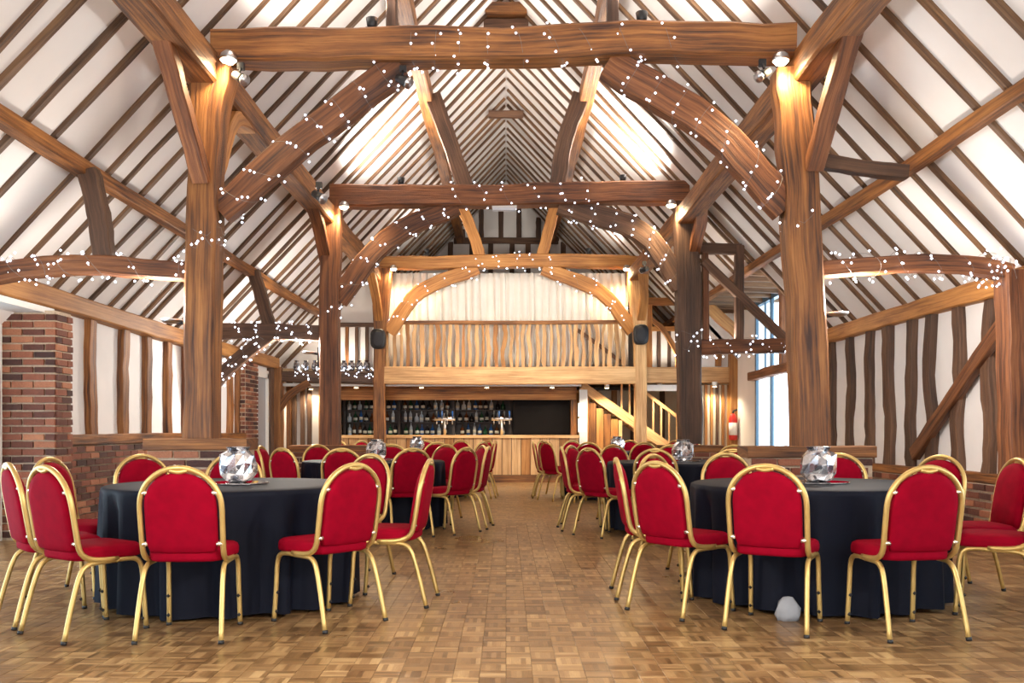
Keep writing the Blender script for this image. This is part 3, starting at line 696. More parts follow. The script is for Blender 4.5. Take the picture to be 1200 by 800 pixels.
for x in (-3.7, -2.45, -1.2, .1): MB().box(x - .03, x + .03, 21.5, 21.75, .9, 2.0).build('upright', 'bar_dark', bb)
brd = MB().box(.15, 1.36, YBAR + .5, YBAR + .55, .99, 1.74).build('blackboard', 'blackboard'); tag(brd, 'large plain blackboard at the end of the bar opening', 'blackboard')
shapes = {'wine': [(.036, 0), (.038, .02), (.038, .17), (.03, .2), (.014, .23), (.013, .28), (.016, .29)],
          'spirit': [(.045, 0), (.046, .02), (.046, .14), (.03, .17), (.014, .19), (.014, .24), (.017, .25)],
          'squat': [(.05, 0), (.055, .05), (.05, .11), (.02, .14), (.016, .19), (.018, .2)]}
bme = {}
for sh, pr in shapes.items():
    for cc in ('green', 'brown', 'clear', 'blue', 'dark'):
        bme[sh, cc] = MB().lathe(pr, n=10).mesh('bottle', 'b_' + cc, smooth=True)
lbl = MB().lathe([(.0395, .05), (.0395, .12)], n=10).mesh('label', 'label', smooth=True)
lblw = MB().lathe([(.047, .04), (.047, .10)], n=10).mesh('label', 'label', smooth=True)
cname = dict(green='dark green', brown='brown', clear='pale clear', blue='blue', dark='black')
sname = dict(wine='tall slim', spirit='straight-sided', squat='squat round')
for zi, z in enumerate((.98, 1.28, 1.56)):
    x = -3.6
    while x < .02:
        if min(abs(x - u) for u in (-3.7, -2.45, -1.2, .1)) > .075:
            sh = rnd.choice(['wine', 'wine', 'spirit', 'spirit', 'squat'])
            if z > 1.5 and sh == 'wine': sh = 'spirit'
            cc = rnd.choice(['green', 'brown', 'clear', 'clear', 'blue', 'dark'])
            o = bpy.data.objects.new('bottle', bme[sh, cc]); col.objects.link(o); o.location = (x, 21.58 + rnd.uniform(-.02, .03), z)
            tag(o, '%s %s bottle on the %s back bar shelf' % (sname[sh], cname[cc], ('lowest', 'middle', 'top')[zi]), 'bottle', '%s %s bottles on the %s shelf' % (sname[sh], cname[cc], ('lowest', 'middle', 'top')[zi]))
            if sh != 'squat':
                l = bpy.data.objects.new('label', lbl if sh == 'wine' else lblw); col.objects.link(l); l.parent = o
        x += rnd.uniform(.105, .15)
for fx, lab in ((-1.3, 'chrome T-shaped beer font on the bar beside the bottles'), (-.09, 'chrome T-shaped beer font on the bar beside the blackboard')):
    f = thing('beer_font', (fx, YBAR + .3, .99), lab, 'beer tap')
    MB().tube([(fx, YBAR + .3, .99), (fx, YBAR + .3, 1.3)], .03, 10).build('column', 'steel', f, True)
    MB().tube([(fx - .22, YBAR + .3, 1.33), (fx + .22, YBAR + .3, 1.33)], .035, 10).build('cross_bar', 'steel', f, True)
    for q in range(4):
        x = fx - .165 + q * .11
        MB().tube([(x, YBAR + .26, 1.34), (x, YBAR + .24, 1.5)], [.012, .02], 8).build('tap_handle', 'b_blue' if q % 2 else 'black', f, True)
        MB().tube([(x, YBAR + .26, 1.31), (x, YBAR + .22, 1.27), (x, YBAR + .22, 1.22)], .01, 6).build('spout', 'steel', f, True)
for fx, wh in ((-2.6, 'over the curtain-side bottles'), (-.98, 'between the two beer fonts'), (-.13, 'above the font beside the blackboard')):
    f = thing('bar_downlight', (fx, YBAR + .75, 1.9), 'small warm downlight under the gallery ' + ('at the far bottles' if fx < -2 else wh), 'downlight')
    MB().lathe([(.05, 0), (.055, .1)], (fx, YBAR + .75, 1.9), 12).build('can', 'black', f, True)
    MB().lathe([(.04, -.005), (.045, 0.0)], (fx, YBAR + .75, 1.9), 12).build('lens', 'bar_lamp', f)
    ld = bpy.data.lights.new('bar_light', 'SPOT'); ld.energy = 30; ld.color = (1, .75, .45); ld.spot_size = R(120); ld.shadow_soft_size = .04
    lo = bpy.data.objects.new('bar_light', ld); col.objects.link(lo); lo.parent = f; lo.location = (0, 0, -.03)

for fx, fy, wh in ((-3.1, 19.42, 'before the bar end by the garland post'), (-1.75, 19.42, 'before the bar under the curtain edge'), (-.4, 19.42, 'before the bar planks beside the aisle'), (.95, 19.42, 'before the bar below the blackboard'), (2.1, 19.55, 'over the staircase boards'), (3.2, 19.55, 'over the staircase hand rail'), (4.2, 18.9, 'before the studded partition'), (-4.2, 20.2, 'before the partition past the grey door')):
    f = thing('gallery_fill_light', (fx, fy, 1.97), 'small added fill downlight under the gallery ' + wh, 'downlight')  # lamps added to wash the bar front and stair with light
    MB().lathe([(.05, 0), (.055, .1)], (fx, fy, 1.97), 12).build('can', 'white_paint', f, True)
    MB().lathe([(.04, -.005), (.045, 0.0)], (fx, fy, 1.97), 12).build('lens', 'bar_lamp', f)
    ld = bpy.data.lights.new('gallery_fill', 'SPOT'); ld.energy = 75 if fx > 2 and fx < 4 else 38; ld.color = (1, .82, .55); ld.spot_size = R(150); ld.spot_blend = .6; ld.shadow_soft_size = .05
    lo = bpy.data.objects.new('gallery_fill', ld); col.objects.link(lo); lo.parent = f; lo.location = (0, 0, -.03)

# ------------------------------------------------------------------ stair
YS = YBAR + .35
st = thing('staircase', (3.0, YS + .4, 0), 'open timber staircase climbing to the gallery beside the bar', 'staircase')
xa, za, xb, zb = 4.35, 0.0, 1.62, 2.03
for yy in (YS, YS + .85):
    timber('string', [(xb, yy, zb), (xa, yy, za + .1)], .2, .05, 'oak_light', st, n=6, wob=.02, cham=.1)
nst = 11
for i in range(nst):
    t = (i + .5) / nst; x = xa + (xb - xa) * t; z = za + (zb - za) * t
    MB().box(x - .12, x + .12, YS + .03, YS + .82, z - .02, z + .02).build('tread', 'oak_light', st)
timber('hand_rail', [(xb + .9, YS, zb + .2), (xa - .2, YS, za + 1.0)], .07, .06, 'oak_light', st, n=5, wob=.02)
for i in range(11):
    t = i / 11 * .68 + .03; x = xa + (xb - xa) * t - .12; z = za + (zb - za) * t + .1
    MB().box(x - .018, x + .018, YS - .018, YS + .018, z, z + .86).build('baluster', 'oak_light', st)
MB().box(xa - .06, xa + .06, YS - .06, YS + .06, 0, 1.1).build('newel', 'oak_light', st)
for i in range(5):
    x0 = 1.62 + i * .155; z = zb - .13 - (x0 + .15 - xb) * (zb - za) / (xa - xb)
    MB().box(x0, x0 + .147, YS + .03, YS + .06, 0, z).build('under_board', 'oak' if i % 2 else 'oak_honey', st)
MB().box(2.40, 2.47, YS - .03, YS + .06, 0, 1.3).build('under_post', 'oak_light', st)
nb = thing('notice_board', (1.6, YS - .1, 0), 'tall white painted board with pinned notices beside the staircase', 'notice board')
MB().box(1.55, 1.72, YS - .16, YS - .12, 0, 1.95).build('board', 'white_paint', nb)
for z in (1.05, 1.38): MB().box(1.52, 1.70, YS - .166, YS - .16, z, z + .29).build('notice', 'paper', nb)

# ------------------------------------------------------------------ speakers, lamps, small fittings
def speaker(px, py, label, sx):
    c = P(px, py, S3) + V((0, -.3, 0))
    t = thing('loudspeaker', (c.x, c.y, c.z - .17), label, 'speaker')
    prof = []
    for yy, k in ((-.14, .86), (-.12, 1.0), (.02, 1.0), (.12, .72), (.14, .6)):
        prof.append([(c.x + .15 * k * math.copysign(abs(math.cos(a)) ** .6, math.cos(a)), c.y + yy, c.z + .2 * k * math.copysign(abs(math.sin(a)) ** .6, math.sin(a))) for a in (2 * math.pi * q / 20 for q in range(20))])
    MB().rings(prof).build('cabinet', 'black', t, True)
    g = [[(c.x + .125 * k * math.cos(a), c.y + yy, c.z + .17 * k * math.sin(a)) for a in (2 * math.pi * q / 20 for q in range(20))] for yy, k in ((-.135, 1), (-.155, .85), (-.163, .4))]
    MB().rings(g).build('grille', 'grille', t, True)
    MB().tube([(c.x, c.y + .13, c.z), (c.x, c.y + .2, c.z)], .02, 8).build('bracket', 'black', t)
speaker(446, 399, 'black loudspeaker on the truss post by the gallery garland', -1)
speaker(748, 394, 'black loudspeaker on the truss post above the staircase', 1)

def flood(pos, sx, label, w=1.0):
    p = V(pos); t = thing('flood_lamp', p, label, 'lamp')
    MB().tube([p + V((sx * .10, 0.14, .04)), p + V((0, 0, .05))], .015, 8).build('bracket', 'black', t)
    MB().lathe([(.07, -.012), (.078, -.01), (.075, .01), (.06, .045), (.03, .07)], p, 14).build('housing', 'steel', t, True)
    MB().lathe([(.0, -.05), (.04, -.042), (.068, -.013)], p, 14).build('lens', 'lamp', t, True)
    ld = bpy.data.lights.new('flood_light', 'SPOT'); ld.energy = UP_W * 2.2 * w; ld.color = UP_COL; ld.shadow_soft_size = .08
    ld.spot_size = R(165); ld.spot_blend = .5
    lo = bpy.data.objects.new('flood_light', ld); col.objects.link(lo); lo.parent = t; lo.location = (0, -.05, -.09)
flood(P(272, 77, S1) + V((.02, -.18, -.01)), -1, 'round flood lamp at the post head above the brick pier', .8)
flood(P(908, 78, S1) + V((0, -.18, -.01)), 1, 'glowing flood lamp at the post head above the diagonal wall brace', 1.0)
flood(P(404, 245, S2) + V((0.02, -.18, 0)), -1, 'flood lamp at the dark middle post head on the brick pier side')
flood(P(784, 243, S2) + V((0, -.18, 0)), 1, 'flood lamp at the dark middle post head on the glazed door side')
flood(P(461, 316, S3) + V((0.02, -.16, 0)), -1, 'flood lamp above the loudspeaker by the gallery garland', 1.1)
flood(P(733, 316, S3) + V((0, -.16, 0)), 1, 'flood lamp above the loudspeaker over the staircase', 1.1)
def spot(pos, label, sx, aim=None, en=0, cone=70):
    p = V(pos); t = thing('spotlight', p + V((0, 0, -.16)), label, 'spotlight')
    MB().box(p.x - .03, p.x + .03, p.y - .02, p.y + .02, p.z - .03, p.z + .03).build('mount', 'black', t)
    MB().tube([p, p + V((0, -.05, -.07))], .012, 6).build('arm', 'black', t)
    a = p + V((-sx * .04, -.05, -.09)); d_ = V((sx * .10, -.06, -.07)).normalized() if aim is None else (V(aim) - a).normalized(); b_ = a + d_ * .135
    MB().tube([a, a.lerp(b_, .5), b_], [.035, .04, .05], 10).build('can', 'black', t, True)
    if aim is not None:
        ld = bpy.data.lights.new('spot_light', 'SPOT'); ld.energy = en; ld.color = (1, .9, .76); ld.spot_size = R(cone); ld.spot_blend = .7; ld.shadow_soft_size = .06
        lo = bpy.data.objects.new('spot_light', ld); col.objects.link(lo); lo.parent = t; lo.location = b_ + d_ * .06 - t.location
        lo.rotation_euler = (V(aim) - b_).to_track_quat('-Z', 'Y').to_euler()
    MB().tube([b_, b_ + (b_ - a).normalized() * .012], [.052, .052], 10).build('rim', 'steel', t, True)
spot(P(287, 84, S1) + V((0, -.12, 0)), 'black spotlight under the tie beam above the brick pier', 1)
spot(P(889, 80, S1) + V((0, -.12, 0)), 'black spotlight under the tie beam beside the glowing flood lamp', -1)
spot(P(473, 84, S1) + V((0, -.05, 0)), 'black spotlight hung where the arch brace meets the largest tie beam', 1)
spot(P(350, 186, S1) + V((0, .9, 0)), 'black spotlight on the arcade plate behind the arch brace', 1)
spot(P(272, 182, S1) + V((0, .5, 0)), 'black spotlight behind the post above the brick pier', 1)
spot(P(432, 292, S2) + V((0, .6, 0)), 'black spotlight on the arch brace before the gallery', 1, (.7, Y3 + .4, 3.3), 300)
spot(P(762, 300, S2) + V((0, .6, 0)), 'added spotlight on the dark arch brace before the gallery', -1, (-.7, Y3 + .4, 3.3), 300)  # added mirror of the other spotlight, to brighten the curtain
def wash(t, off, w, kind='POINT'):
    ld = bpy.data.lights.new('wash_light', kind); ld.energy = WASH_W * w; ld.color = WASH_COL; ld.shadow_soft_size = .1
    if kind == 'SPOT': ld.spot_size = R(172); ld.spot_blend = .35
    lo = bpy.data.objects.new('wash_light', ld); col.objects.link(lo); lo.parent = t; lo.location = off; lo.rotation_euler = (math.pi, 0, 0)
def wall_light(p, label, w=1.0, sx=0):
    p = V(p) + (V((0, -.15, 0)) if not sx else V((0, 0, 0))); d = V((0, -1, 0)) if not sx else V((sx, 0, 0)); t = thing('uplighter', p + V((0, 0, -.14)), label, 'wall light')
    q = V((.05, .02, 0)) if not sx else V((.02, .05, 0))
    MB().box(p.x - q.x, p.x + q.x, p.y - q.y, p.y + q.y, p.z - .16, p.z + .12).build('back_plate', 'black', t)
    MB().tube([p + V((0, 0, .02)), p + d * .14 + V((0, 0, .04))], .016, 8).build('arm', 'black', t)
    MB().lathe([(.02, -.01), (.08, 0), (.1, .02), (.095, .03)], p + d * .15 + V((0, 0, .03)), 14).build('dish', 'steel', t, True)
    wash(t, d * .3 + V((0, 0, .3)), w)
wall_light((P(222, 382, S1).x, Y1, P(228, 382, S1).z), 'black wall uplighter on the aisle face of the post nearest the brick pier', .32, -1)
wall_light((P(961, 374, S1).x, Y1, P(957, 374, S1).z), 'black wall uplighter on the post face beside the wavy dark studs', .45, 1)
wall_light((-2.62, 3.02, 2.1), 'added fill uplighter on the unseen post by the gable opening, brick pier side', 1.9)  # unseen pair added to brighten the near roof
wall_light((2.62, 3.02, 2.1), 'added fill uplighter on the unseen post by the gable opening, glazed door side', 1.9)
wall_light((-2.76, Y2 + .06, 2.2), 'added fill uplighter on the aisle face of the dark middle post, brick pier side', 1.1, -1)  # pair added to brighten the far aisles and side walls
wall_light((2.86, Y2 + .06, 2.2), 'added fill uplighter on the aisle face of the dark middle post, glazed door side', 1.1, 1)
for sx, wh in ((-1, 'behind the silver pots'), (1, 'behind the stair end of the balustrade')):  # hidden battens added to light the gallery end walls
    p = V((sx * 3.4, Y3 + .62, 2.36)); t = thing('added_batten', p, 'added unseen batten light on the gallery deck ' + wh, 'lamp')
    MB().box(p.x - .3, p.x + .3, p.y - .03, p.y + .03, p.z, p.z + .018).build('body', 'black', t)
    MB().box(p.x - .29, p.x + .29, p.y - .02, p.y + .02, p.z + .018, p.z + .026).build('diffuser', 'lamp', t)
    ld = bpy.data.lights.new('batten', 'SPOT'); ld.energy = 22; ld.color = (1, .9, .76); ld.shadow_soft_size = .08; ld.spot_size = R(172); ld.spot_blend = .5
    lo = bpy.data.objects.new('batten', ld); col.objects.link(lo); lo.parent = t; lo.location = (0, -.05, .08); lo.rotation_euler = (math.pi, 0, 0)
def tie_light(p, label, w):
    p = V(p); t = thing('uplighter', p, label, 'uplighter')
    MB().box(p.x - .05, p.x + .05, p.y - .05, p.y + .05, p.z, p.z + .03).build('foot', 'black', t)
    MB().lathe([(.035, .03), (.045, .06), (.055, .12), (.05, .125), (.045, .1)], p, 12).build('can', 'black', t, True)
    wash(t, V((0, 0, .15)), w, 'SPOT')
tie_light(P(500, 299, S3), 'small added uplighter on the honey tie beam by the garland', .3)  # pair added to brighten the roof before the gallery
tie_light(P(690, 298, S3), 'small added uplighter on the honey tie beam above the staircase', .3)
tie_light(P(436, 38, S1), 'small black uplighter standing on the largest tie beam over the arch brace', 1.2)
tie_light(P(752, 31, S1), 'small added uplighter standing on the largest tie beam past the fairy lights', 1.2)  # added twin of its neighbour, for a brighter roof
tie_light(P(470, 218, S2), 'small added uplighter on the middle tie beam, brick pier side', 1.8)  # pair added to lift the light on the middle roof
tie_light(P(730, 215, S2), 'small added uplighter on the middle tie beam, glazed door side', 1.8)
em = P(591, 244, S2) + V((0, -.05, 0))
t = thing('emergency_light', em, 'white oblong emergency light under the middle tie beam', 'light fitting')
MB().box(em.x - .18, em.x + .18, em.y - .06, em.y + .06, em.z - .01, em.z + .03).build('body', 'white_paint', t)
MB().box(em.x - .17, em.x + .17, em.y - .05, em.y + .05, em.z - .045, em.z - .01).build('diffuser', 'paper', t)
ext = P(862, 498, S3) + V((-.1, -.2, 0))
t = thing('fire_extinguisher', (ext.x, ext.y, ext.z - .3), 'red fire extinguisher with white label on the orange aisle post', 'extinguisher')
MB().lathe([(.07, -.3), (.085, -.28), (.085, .12), (.06, .2), (.025, .23)], ext, 14).build('cylinder', 'ext_red', t, True)
MB().lathe([(.0865, -.2), (.0865, .05)], ext, 14).build('label', 'white_paint', t, True)
MB().tube([ext + V((0, 0, .22)), ext + V((0, -.02, .28)), ext + V((.08, -.02, .31))], .02, 8).build('valve', 'black', t, True)
yl = P(862, 534, S3) + V((-.22, -.6, 0))
t = thing('floor_sign', (yl.x, yl.y, 0), 'yellow folding floor sign before the orange aisle post', 'sign')
MB().prism([(yl.x - .16, yl.y, 0), (yl.x + .16, yl.y, 0), (yl.x + .1, yl.y + .12, .62), (yl.x - .1, yl.y + .12, .62)], (0, .02, 0)).build('board', 'yellow', t)
MB().prism([(yl.x - .16, yl.y + .28, 0), (yl.x + .16, yl.y + .28, 0), (yl.x + .1, yl.y + .14, .62), (yl.x - .1, yl.y + .14, .62)], (0, .02, 0)).build('board', 'yellow', t)

# ------------------------------------------------------------------ fairy lights
def fairy(pts, label, turns, ra, rb, ref=(0, 1, 0), dens=34, jitter=.045):
    path = smooth_path(pts, 60); ref = V(ref); n = len(path)
    L_ = sum((path[i + 1] - path[i]).length for i in range(n - 1)); wire = []; r = random.Random(int(L_ * 1000) + turns)
    m = turns * 14
    for i in range(m + 1):
        t = i / m; f = t * (n - 1); k = min(int(f), n - 2); p = path[k].lerp(path[k + 1], f - k)
        tt = (path[k + 1] - path[k]).normalized(); a = ref.cross(tt).normalized(); b = tt.cross(a)
        an = 2 * math.pi * turns * t + math.sin(t * 9) * .6
        wire.append(p + a * math.cos(an) * ra + b * math.sin(an) * rb + tt * .05 * math.sin(t * 50))
    o = thing('fairy_lights', (path[0].x, path[0].y, min(p.z for p in path) - rb), label, 'fairy lights')
    MB().tube(wire, .0018, 3, False).build('wire', 'wire', o)
    bl = MB(); tot = int(turns * dens * .36)
    for q in range(tot):
        f = (q + r.random()) / tot * m; k = min(int(f), m - 1); p = wire[k].lerp(wire[k + 1], f - k)
        bl.octa(p + V((r.uniform(-1, 1), r.uniform(-1, 1), r.uniform(-1, 1))) * jitter, .012 if path[0].y < 10 else .015)
    tag(bl.build('bulbs', 'bulb', o), kind='stuff')
def px_path(pts, s): return [P(x, y, s) for x, y in pts]
fairy(px_path([(470, 57), (590, 56), (800, 51)], S1), 'white fairy lights wound round the largest tie beam', 9, .17, .17)
fairy(px_path([(262, 245), (360, 160), (462, 84)], S1), 'white fairy lights round the arch brace on the brick pier side', 7, .15, .12)
fairy(px_path([(918, 240), (834, 150), (728, 84)], S1), 'white fairy lights round the arch brace of the glowing flood lamp', 7, .165, .12)
fairy(px_path([(5, 316), (60, 313), (120, 311), (235, 320)], S1), 'white fairy lights round the aisle tie above the brick pier', 6, .11, .12, dens=46)
fairy(px_path([(970, 315), (1060, 309), (1180, 319)], S1), 'white fairy lights round the aisle tie over the diagonal wall brace', 6, .11, .12)
fairy(px_path([(1150, 312), (1165, 315), (1182, 322)], S1), 'tight bunch of fairy lights at the aisle post beside the diagonal brace', 3, .13, .14, dens=44)
fairy(px_path([(242, 300), (242, 270)], S1), 'short loop of fairy lights round the post above the brick pier side plinth', 2, .155, .17, ref=(0, 1, 0), dens=34)
fairy(px_path([(939, 272), (938, 255)], S1), 'short loop of fairy lights round the post of the glowing flood lamp', 1, .17, .17, dens=40)
fairy(px_path([(520, 231), (600, 230), (700, 227)], S2), 'white fairy lights wound round the middle tie beam', 6, .19, .18)
fairy(px_path([(400, 348), (452, 282), (530, 242)], S2), 'fairy lights round the middle arch brace on the brick pier side', 6, .16, .12)
fairy(px_path([(797, 332), (750, 272), (660, 243)], S2), 'fairy lights round the dark middle arch brace', 7, .17, .12)
fairy(px_path([(268, 389), (320, 389), (372, 391)], S2), 'fairy lights round the dark aisle tie of the middle truss', 5, .14, .13, dens=46)
fairy(px_path([(250, 448), (276, 424), (306, 400)], S2), 'fairy lights round the dark wall brace past the studs', 4, .12, .1, dens=40)
fairy(px_path([(826, 407), (870, 406), (922, 405)], S2), 'fairy lights round the aisle tie before the glazed doors', 5, .13, .12)
fairy(px_path([(808, 420), (807, 385)], S2), 'fairy lights hung on the dark middle post beside the glazed doors', 2, .2, .18)
fairy(px_path([(387, 372), (387, 362)], S2), 'loop of fairy lights round the dark middle post on the brick pier side', 1, .17, .17)
fairy(px_path([(545, 308), (600, 306), (650, 306)], S3), 'fairy lights round the honey tie beam above the curtain', 5, .16, .16)
fairy(px_path([(458, 386), (492, 342), (556, 316)], S3), 'fairy lights round the honey arch brace by the garland', 5, .16, .1)
fairy(px_path([(740, 384), (703, 342), (640, 316)], S3), 'fairy lights round the honey arch brace above the staircase', 5, .16, .1)
fairy([P(342, 437, S3), P(390, 436, S3), P(440, 437, S3)], 'thick fairy light garland along the gallery ledge', 12, .1, .1, dens=20, jitter=.05)
# silvery baubles along the gallery ledge
for i, px in enumerate((346, 357, 368, 378, 402, 411, 420, 429)):
    c = P(px, 430, S3) + V((0, .12, 0))
    o = MB().lathe([(.03, 0), (.065, .03), (.075, .1), (.06, .17), (.04, .19), (.05, .22)], (c.x, c.y, 2.3), 12).build('silver_pot', 'mosaic')
    tag(o, 'silver glass pot in the row on the gallery ledge', 'pot', 'silver pots on the gallery ledge')
MB().box((338 - VPX) / S3, (442 - VPX) / S3, Y3 + .02, Y3 + .3, 2.25, 2.30).build('ledge', 'oak_dark', gal)

# ------------------------------------------------------------------ tables
RT, HT = 0.80, 0.745
def cloth_mesh(seed):
    r = random.Random(seed); n = 120; ph = [r.uniform(0, 6.28) for _ in range(4)]; nf = r.choice([17, 18, 19])
    rr = []
    for rad, z, amp in ((.25, HT + .006, 0), (.6, HT + .006, 0), (RT - .01, HT + .006, 0), (RT + .008, HT - .002, 0), (RT + .012, HT - .03, .006), (RT + .008, .62, .020), (RT + .008, .45, .032), (RT + .010, .25, .042), (RT + .012, .02, .050)):
        ring = []
        for k in range(n):
            a = 2 * math.pi * k / n
            f = math.sin(nf * a + ph[0] + .9 * math.sin(3 * a + ph[1])) + .45 * math.sin((nf * 2 - 5) * a + ph[2])
            q = rad + amp * (f - .5)
            ring.append((q * math.cos(a), q * math.sin(a), z + (.006 * math.sin(5 * a + ph[3]) if z < .1 else 0)))
        rr.append(ring)
    return MB().rings(rr, cap0=True, cap1=False).mesh('tablecloth', 'cloth', smooth=True)
top_me = MB().lathe([(RT - .01, HT - .025), (RT, HT - .02), (RT, HT - .002), (RT - .006, HT)], n=48).mesh('tabletop', 'ply')
leg_me = MB().tube([(.42, .30, 0), (.38, .28, HT - .03)], .016, 8).mesh('leg', 'steel', smooth=True)
vase_prof = [(.045, 0), (.085, .012), (.118, .06), (.124, .12), (.11, .175), (.075, .205), (.068, .212), (.08, .232), (.072, .234), (.06, .212), (.07, .2), (.1, .17), (.112, .12), (.1, .05), (.0, .02)]
vb = MB().lathe(vase_prof, n=13); rv = random.Random(4)
for q in range(13, 13 * 5): vb.v[q] = tuple(c * (1 + rv.uniform(-.09, .09)) for c in vb.v[q][:2]) + (vb.v[q][2] + rv.uniform(-.012, .012),)
vase_me = vb.mesh('vase', 'mosaic')
plate_me = MB().lathe([(.19, 0), (.2, .004), (.2, .009), (.195, .011)], n=40).mesh('mirror_plate', 'mirror')

# ------------------------------------------------------------------ chairs
def chair_meshes():
    ms = {}
    zc, hw = .705, .212
    ly = lambda z: -.185 - .17 * (z - .47)
    pts = [(-.2, .04, .412), (-.203, -.06, .412), (-.206, -.135, .428), (-.209, -.18, .47), (-.211, ly(.56), .56), (-hw, ly(.65), .65)]
    arch = [(hw * math.cos(a), ly(zc + .205 * math.sin(a)), zc + .205 * math.sin(a)) for a in (math.pi - math.pi * q / 12 for q in range(13))]
    path = pts + arch + [(-x, y, z) for x, y, z in pts[::-1]]
    ms['back_frame'] = MB().tube(smooth_path(path, 60), .0155, 8).mesh('back_frame', 'gold', smooth=True)
    for s in (-1, 1):
        f = [(s * .2, .215, .0), (s * .196, .2, .2), (s * .194, .19, .34), (s * .194, .16, .392), (s * .195, .10, .404), (s * .198, .03, .402)]
        b = [(s * .222, -.275, .0), (s * .214, -.225, .2), (s * .207, -.18, .34), (s * .203, -.14, .388), (s * .2, -.08, .4), (s * .198, .03, .402)]
        ms['leg', s, 'f'] = MB().tube(smooth_path(f, 18), .014, 8).mesh('leg', 'gold', smooth=True)
        ms['leg', s, 'b'] = MB().tube(smooth_path(b, 18), .014, 8).mesh('leg', 'gold', smooth=True)
        ms['cap', s, 'f'] = MB().tube([(s * .2, .2155, -.0), (s * .2, .214, .018)], .0157, 8).mesh('foot_cap', 'black_rubber', smooth=True)
        ms['cap', s, 'b'] = MB().tube([(s * .222, -.2755, -.0), (s * .221, -.272, .018)], .0157, 8).mesh('foot_cap', 'black_rubber', smooth=True)
        ms['stud', s] = MB().octa((s * .196, .185, .17), .012).mesh('stacking_buffer', 'black_rubber')
        ms['stud2', s] = MB().octa((s * .198, .193, .06), .012).mesh('stacking_buffer', 'black_rubber')
        for z in (.51, .78):
            x = hw * (1 if z < .7 else math.cos(math.asin((z - zc) / .205)))
            ms['peg', s, z] = MB().tube([(s * (x - .002), ly(z) - .003, z), (s * (x - .034), ly(z) - .006, z)], .0125, 6).mesh('peg', 'peg', smooth=True)
    # seat cushion
    def sup(a, e): c, s_ = math.cos(a), math.sin(a); return math.copysign(abs(c) ** e, c), math.copysign(abs(s_) ** e, s_)
    rr = []
    for k, z in ((.93, .412), (.985, .418), (1.0, .432), (1.0, .455), (.975, .473), (.9, .484), (.6, .492), (.2, .494)):
        ring = []
        for q in range(32):
            c, s_ = sup(2 * math.pi * q / 32, .42); ring.append((.208 * k * c * (1 + .06 * s_), .012 + .205 * k * s_, z))
        rr.append(ring)
    ms['seat'] = MB().rings(rr).mesh('seat', 'red', smooth=True)
    # back pad: outline in the leaning plane
    out = []
    w_ = .186; z0, zt = .465, .885; zc2 = zt - .172
    for q in range(17):
        a = math.pi * q / 16; out.append((w_ * math.cos(a), zc2 + .172 * math.sin(a) ** 0.9 if True else 0))
    out += [(-w_, zc2 - .1), (-w_ * .99, z0 + .05), (-w_ * .9, z0), (-w_ * .4, z0 - .008), (w_ * .4, z0 - .008), (w_ * .9, z0), (w_ * .99, z0 + .05), (w_, zc2 - .1)]
    mid = (0, .68); rr = []
    for k, dy in ((.3, -.026), (.8, -.025), (.955, -.02), (1.0, -.008), (1.0, .012), (.96, .03), (.8, .042), (.3, .047)):
        rr.append([(mid[0] + (x - mid[0]) * k, ly(mid[1] + (z - mid[1]) * k) + dy, mid[1] + (z - mid[1]) * k) for x, z in out])
    ms['back_pad'] = MB().rings(rr).mesh('back_pad', 'red', smooth=True)
    ms['handle'] = MB().tube(smooth_path([(-.045, ly(.9) - .006, .897), (0, ly(.885) - .01, .888), (.045, ly(.9) - .006, .897)], 8), .012, 6).mesh('hand_hold', 'gold', smooth=True)
    return ms
CM = chair_meshes()
def chair(x, y, rz, label, group, detail=2):
    t = thing('banquet_chair', (x, y, 0), label, 'chair', group, rz)
    for k in ('seat', 'back_pad', 'back_frame'): inst(k, CM[k], (0, 0, 0), t)
    if detail > 0: inst('hand_hold', CM['handle'], (0, 0, 0), t)
    for s in (-1, 1):
        for fb in ('f', 'b'):
            l = inst('leg', CM['leg', s, fb], (0, 0, 0), t)
            if detail > 0: inst('foot_cap', CM['cap', s, fb], (0, 0, 0), l)
            if detail > 1 and fb == 'f': inst('stacking_buffer', CM['stud', s], (0, 0, 0), l); inst('stacking_buffer', CM['stud2', s], (0, 0, 0), l)
        if detail > 0:
            for z in (.51, .78): inst('peg', CM['peg', s, z], (0, 0, 0), t)
    return t
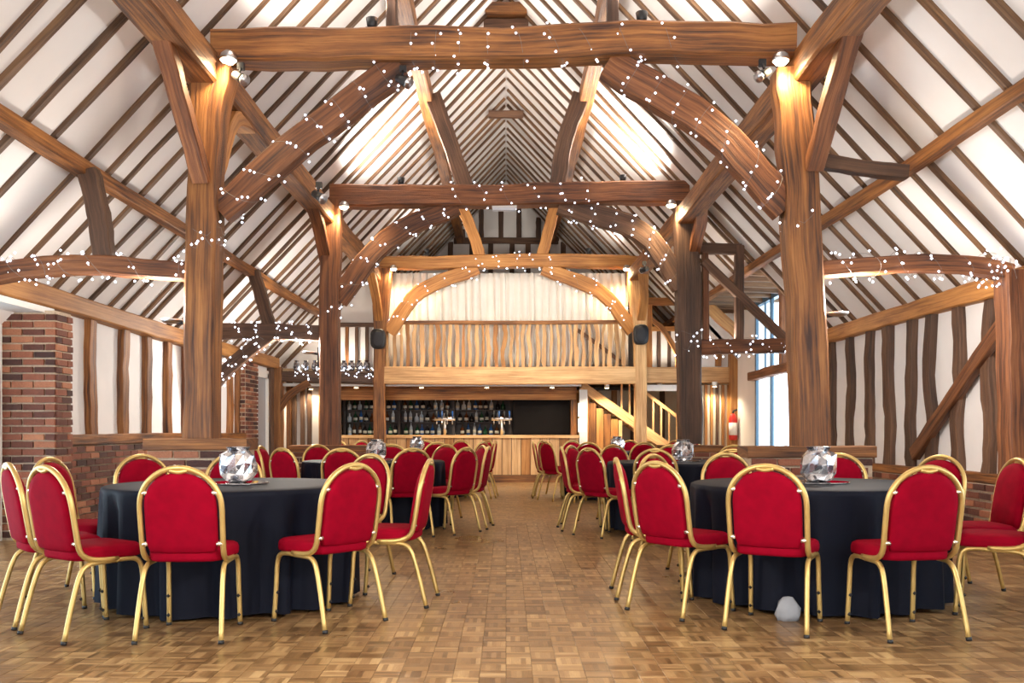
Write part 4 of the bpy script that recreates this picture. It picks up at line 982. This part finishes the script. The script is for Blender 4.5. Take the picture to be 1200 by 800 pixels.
tables = [
    # x, y, side, where, [(angle, radius, extra turn)], detail
    (-1.80, 6.20, -1, 'the brick pier table', [(-52, 1.08, 2), (-26, 1.13, -10), (5, 1.08, -3), (45, 1.06, 5), (83, 1.06, 2), (-99, 1.08, 0), (-134, 1.1, 0), (-164, 1.1, 0), (146, 1.08, 0)], 2),
    (2.06, 6.28, 1, 'the diagonal brace table', [(-92, 1.06, 0), (-62, 1.09, 10), (-29, 1.08, 0), (6, 1.11, 2), (57, 1.09, 3), (88, 1.08, 0), (120, 1.08, 0), (154, 1.1, 0), (-168, 1.1, 0), (-138, 1.1, 4)], 2),
    (-1.52, 10.80, -1, 'the middle pier-side table', [(25, 1.08, 0), (54, 1.1, 0), (82, 1.08, 0), (112, 1.08, 0), (145, 1.08, 0), (178, 1.08, 0), (-6, 1.08, 0), (-36, 1.1, 0), (-64, 1.08, 0), (-95, 1.08, 0), (-140, 1.08, 0)], 1),
    (1.95, 10.50, 1, 'the middle glazed-side table', [(-87, 1.08, 0), (-120, 1.1, 0), (-54, 1.1, 0), (-21, 1.1, 0), (11, 1.1, 0), (43, 1.1, 0), (75, 1.1, 0), (107, 1.1, 0), (141, 1.1, 0), (174, 1.1, 0), (-153, 1.1, 0)], 1),
    (-1.50, 15.50, -1, 'the pier-side table before the bar', [(20, 1.08, 0), (58, 1.08, 0), (86, 1.08, 0), (115, 1.08, 0), (148, 1.08, 0), (178, 1.08, 0), (-18, 1.08, 0), (-54, 1.08, 0), (-90, 1.08, 0), (-130, 1.08, 0)], 0),
    (1.78, 15.30, 1, 'the table before the staircase', [(-90, 1.08, 0), (-118, 1.08, 0), (-60, 1.08, 0), (-24, 1.08, 0), (12, 1.08, 0), (48, 1.08, 0), (84, 1.08, 0), (124, 1.08, 0), (162, 1.08, 0), (-152, 1.08, 0)], 0),
]
for i, (cx, cy_, side, where, ring, det) in enumerate(tables):
    wn = where.replace('the ', '', 1)
    t = thing('round_table', (cx, cy_, 0), 'round folding table under the navy cloth, ' + wn, 'table')
    inst('tabletop', top_me, (0, 0, 0), t)
    for q in range(4): inst('leg', leg_me, (0, 0, 0), t, rz=q * math.pi / 2 + .3)
    c = bpy.data.objects.new('tablecloth', cloth_mesh(70 + i)); col.objects.link(c); c.location = (cx, cy_, 0)
    tag(c, 'floor-length dark navy cloth on ' + where, 'tablecloth')
    p = bpy.data.objects.new('mirror_plate', plate_me); col.objects.link(p); p.location = (cx + .03, cy_, HT + .006)
    tag(p, 'round mirror plate under the vase on ' + where, 'plate')
    v = bpy.data.objects.new('vase', vase_me); col.objects.link(v); v.location = (cx + .03, cy_, HT + .017); v.rotation_euler = (0, 0, i)
    tag(v, 'silver mirror mosaic globe vase on ' + where, 'vase')
    # chairs counted from the centre aisle, going round by the side away from the bar
    ords = 'first second third fourth fifth sixth seventh eighth ninth tenth eleventh twelfth'.split()
    order = sorted(ring, key=lambda q: (95 + side * q[0]) % 360)
    for k, (a, r_, dt) in enumerate(order):
        sn, cs = math.sin(R(a)), math.cos(R(a))
        if det > 0:
            lab = 'red chair at %s, %s from the aisle going away from bar' % (where, ords[k])
        else:
            w = 'aisle side' if sn * -side > .62 else 'wall side' if sn * side > .62 else 'far-from-bar side' if cs > 0 else 'bar side'
            lab = 'red gold-framed chair on the %s of %s' % (w, where)
        chair(cx + r_ * sn, cy_ - r_ * cs, R(a + dt), lab, 'chairs round ' + where, det)
# crumpled white bundle on the floor against the cloth
bun = []
rb = random.Random(5)
for z, k in ((0.0, .8), (.03, 1.0), (.07, .95), (.11, .7), (.135, .35), (.14, .05)):
    bun.append([(1.64 + .075 * k * math.cos(a) * (1 + rb.uniform(-.15, .15)), 5.46 + .05 * k * math.sin(a) * (1 + rb.uniform(-.15, .15)), z) for a in (2 * math.pi * q / 14 for q in range(14))])
o = MB().rings(bun).build('cloth_bundle', 'bag', smooth=True); tag(o, 'small crumpled white bundle on the floor against the navy cloth', 'bundle')
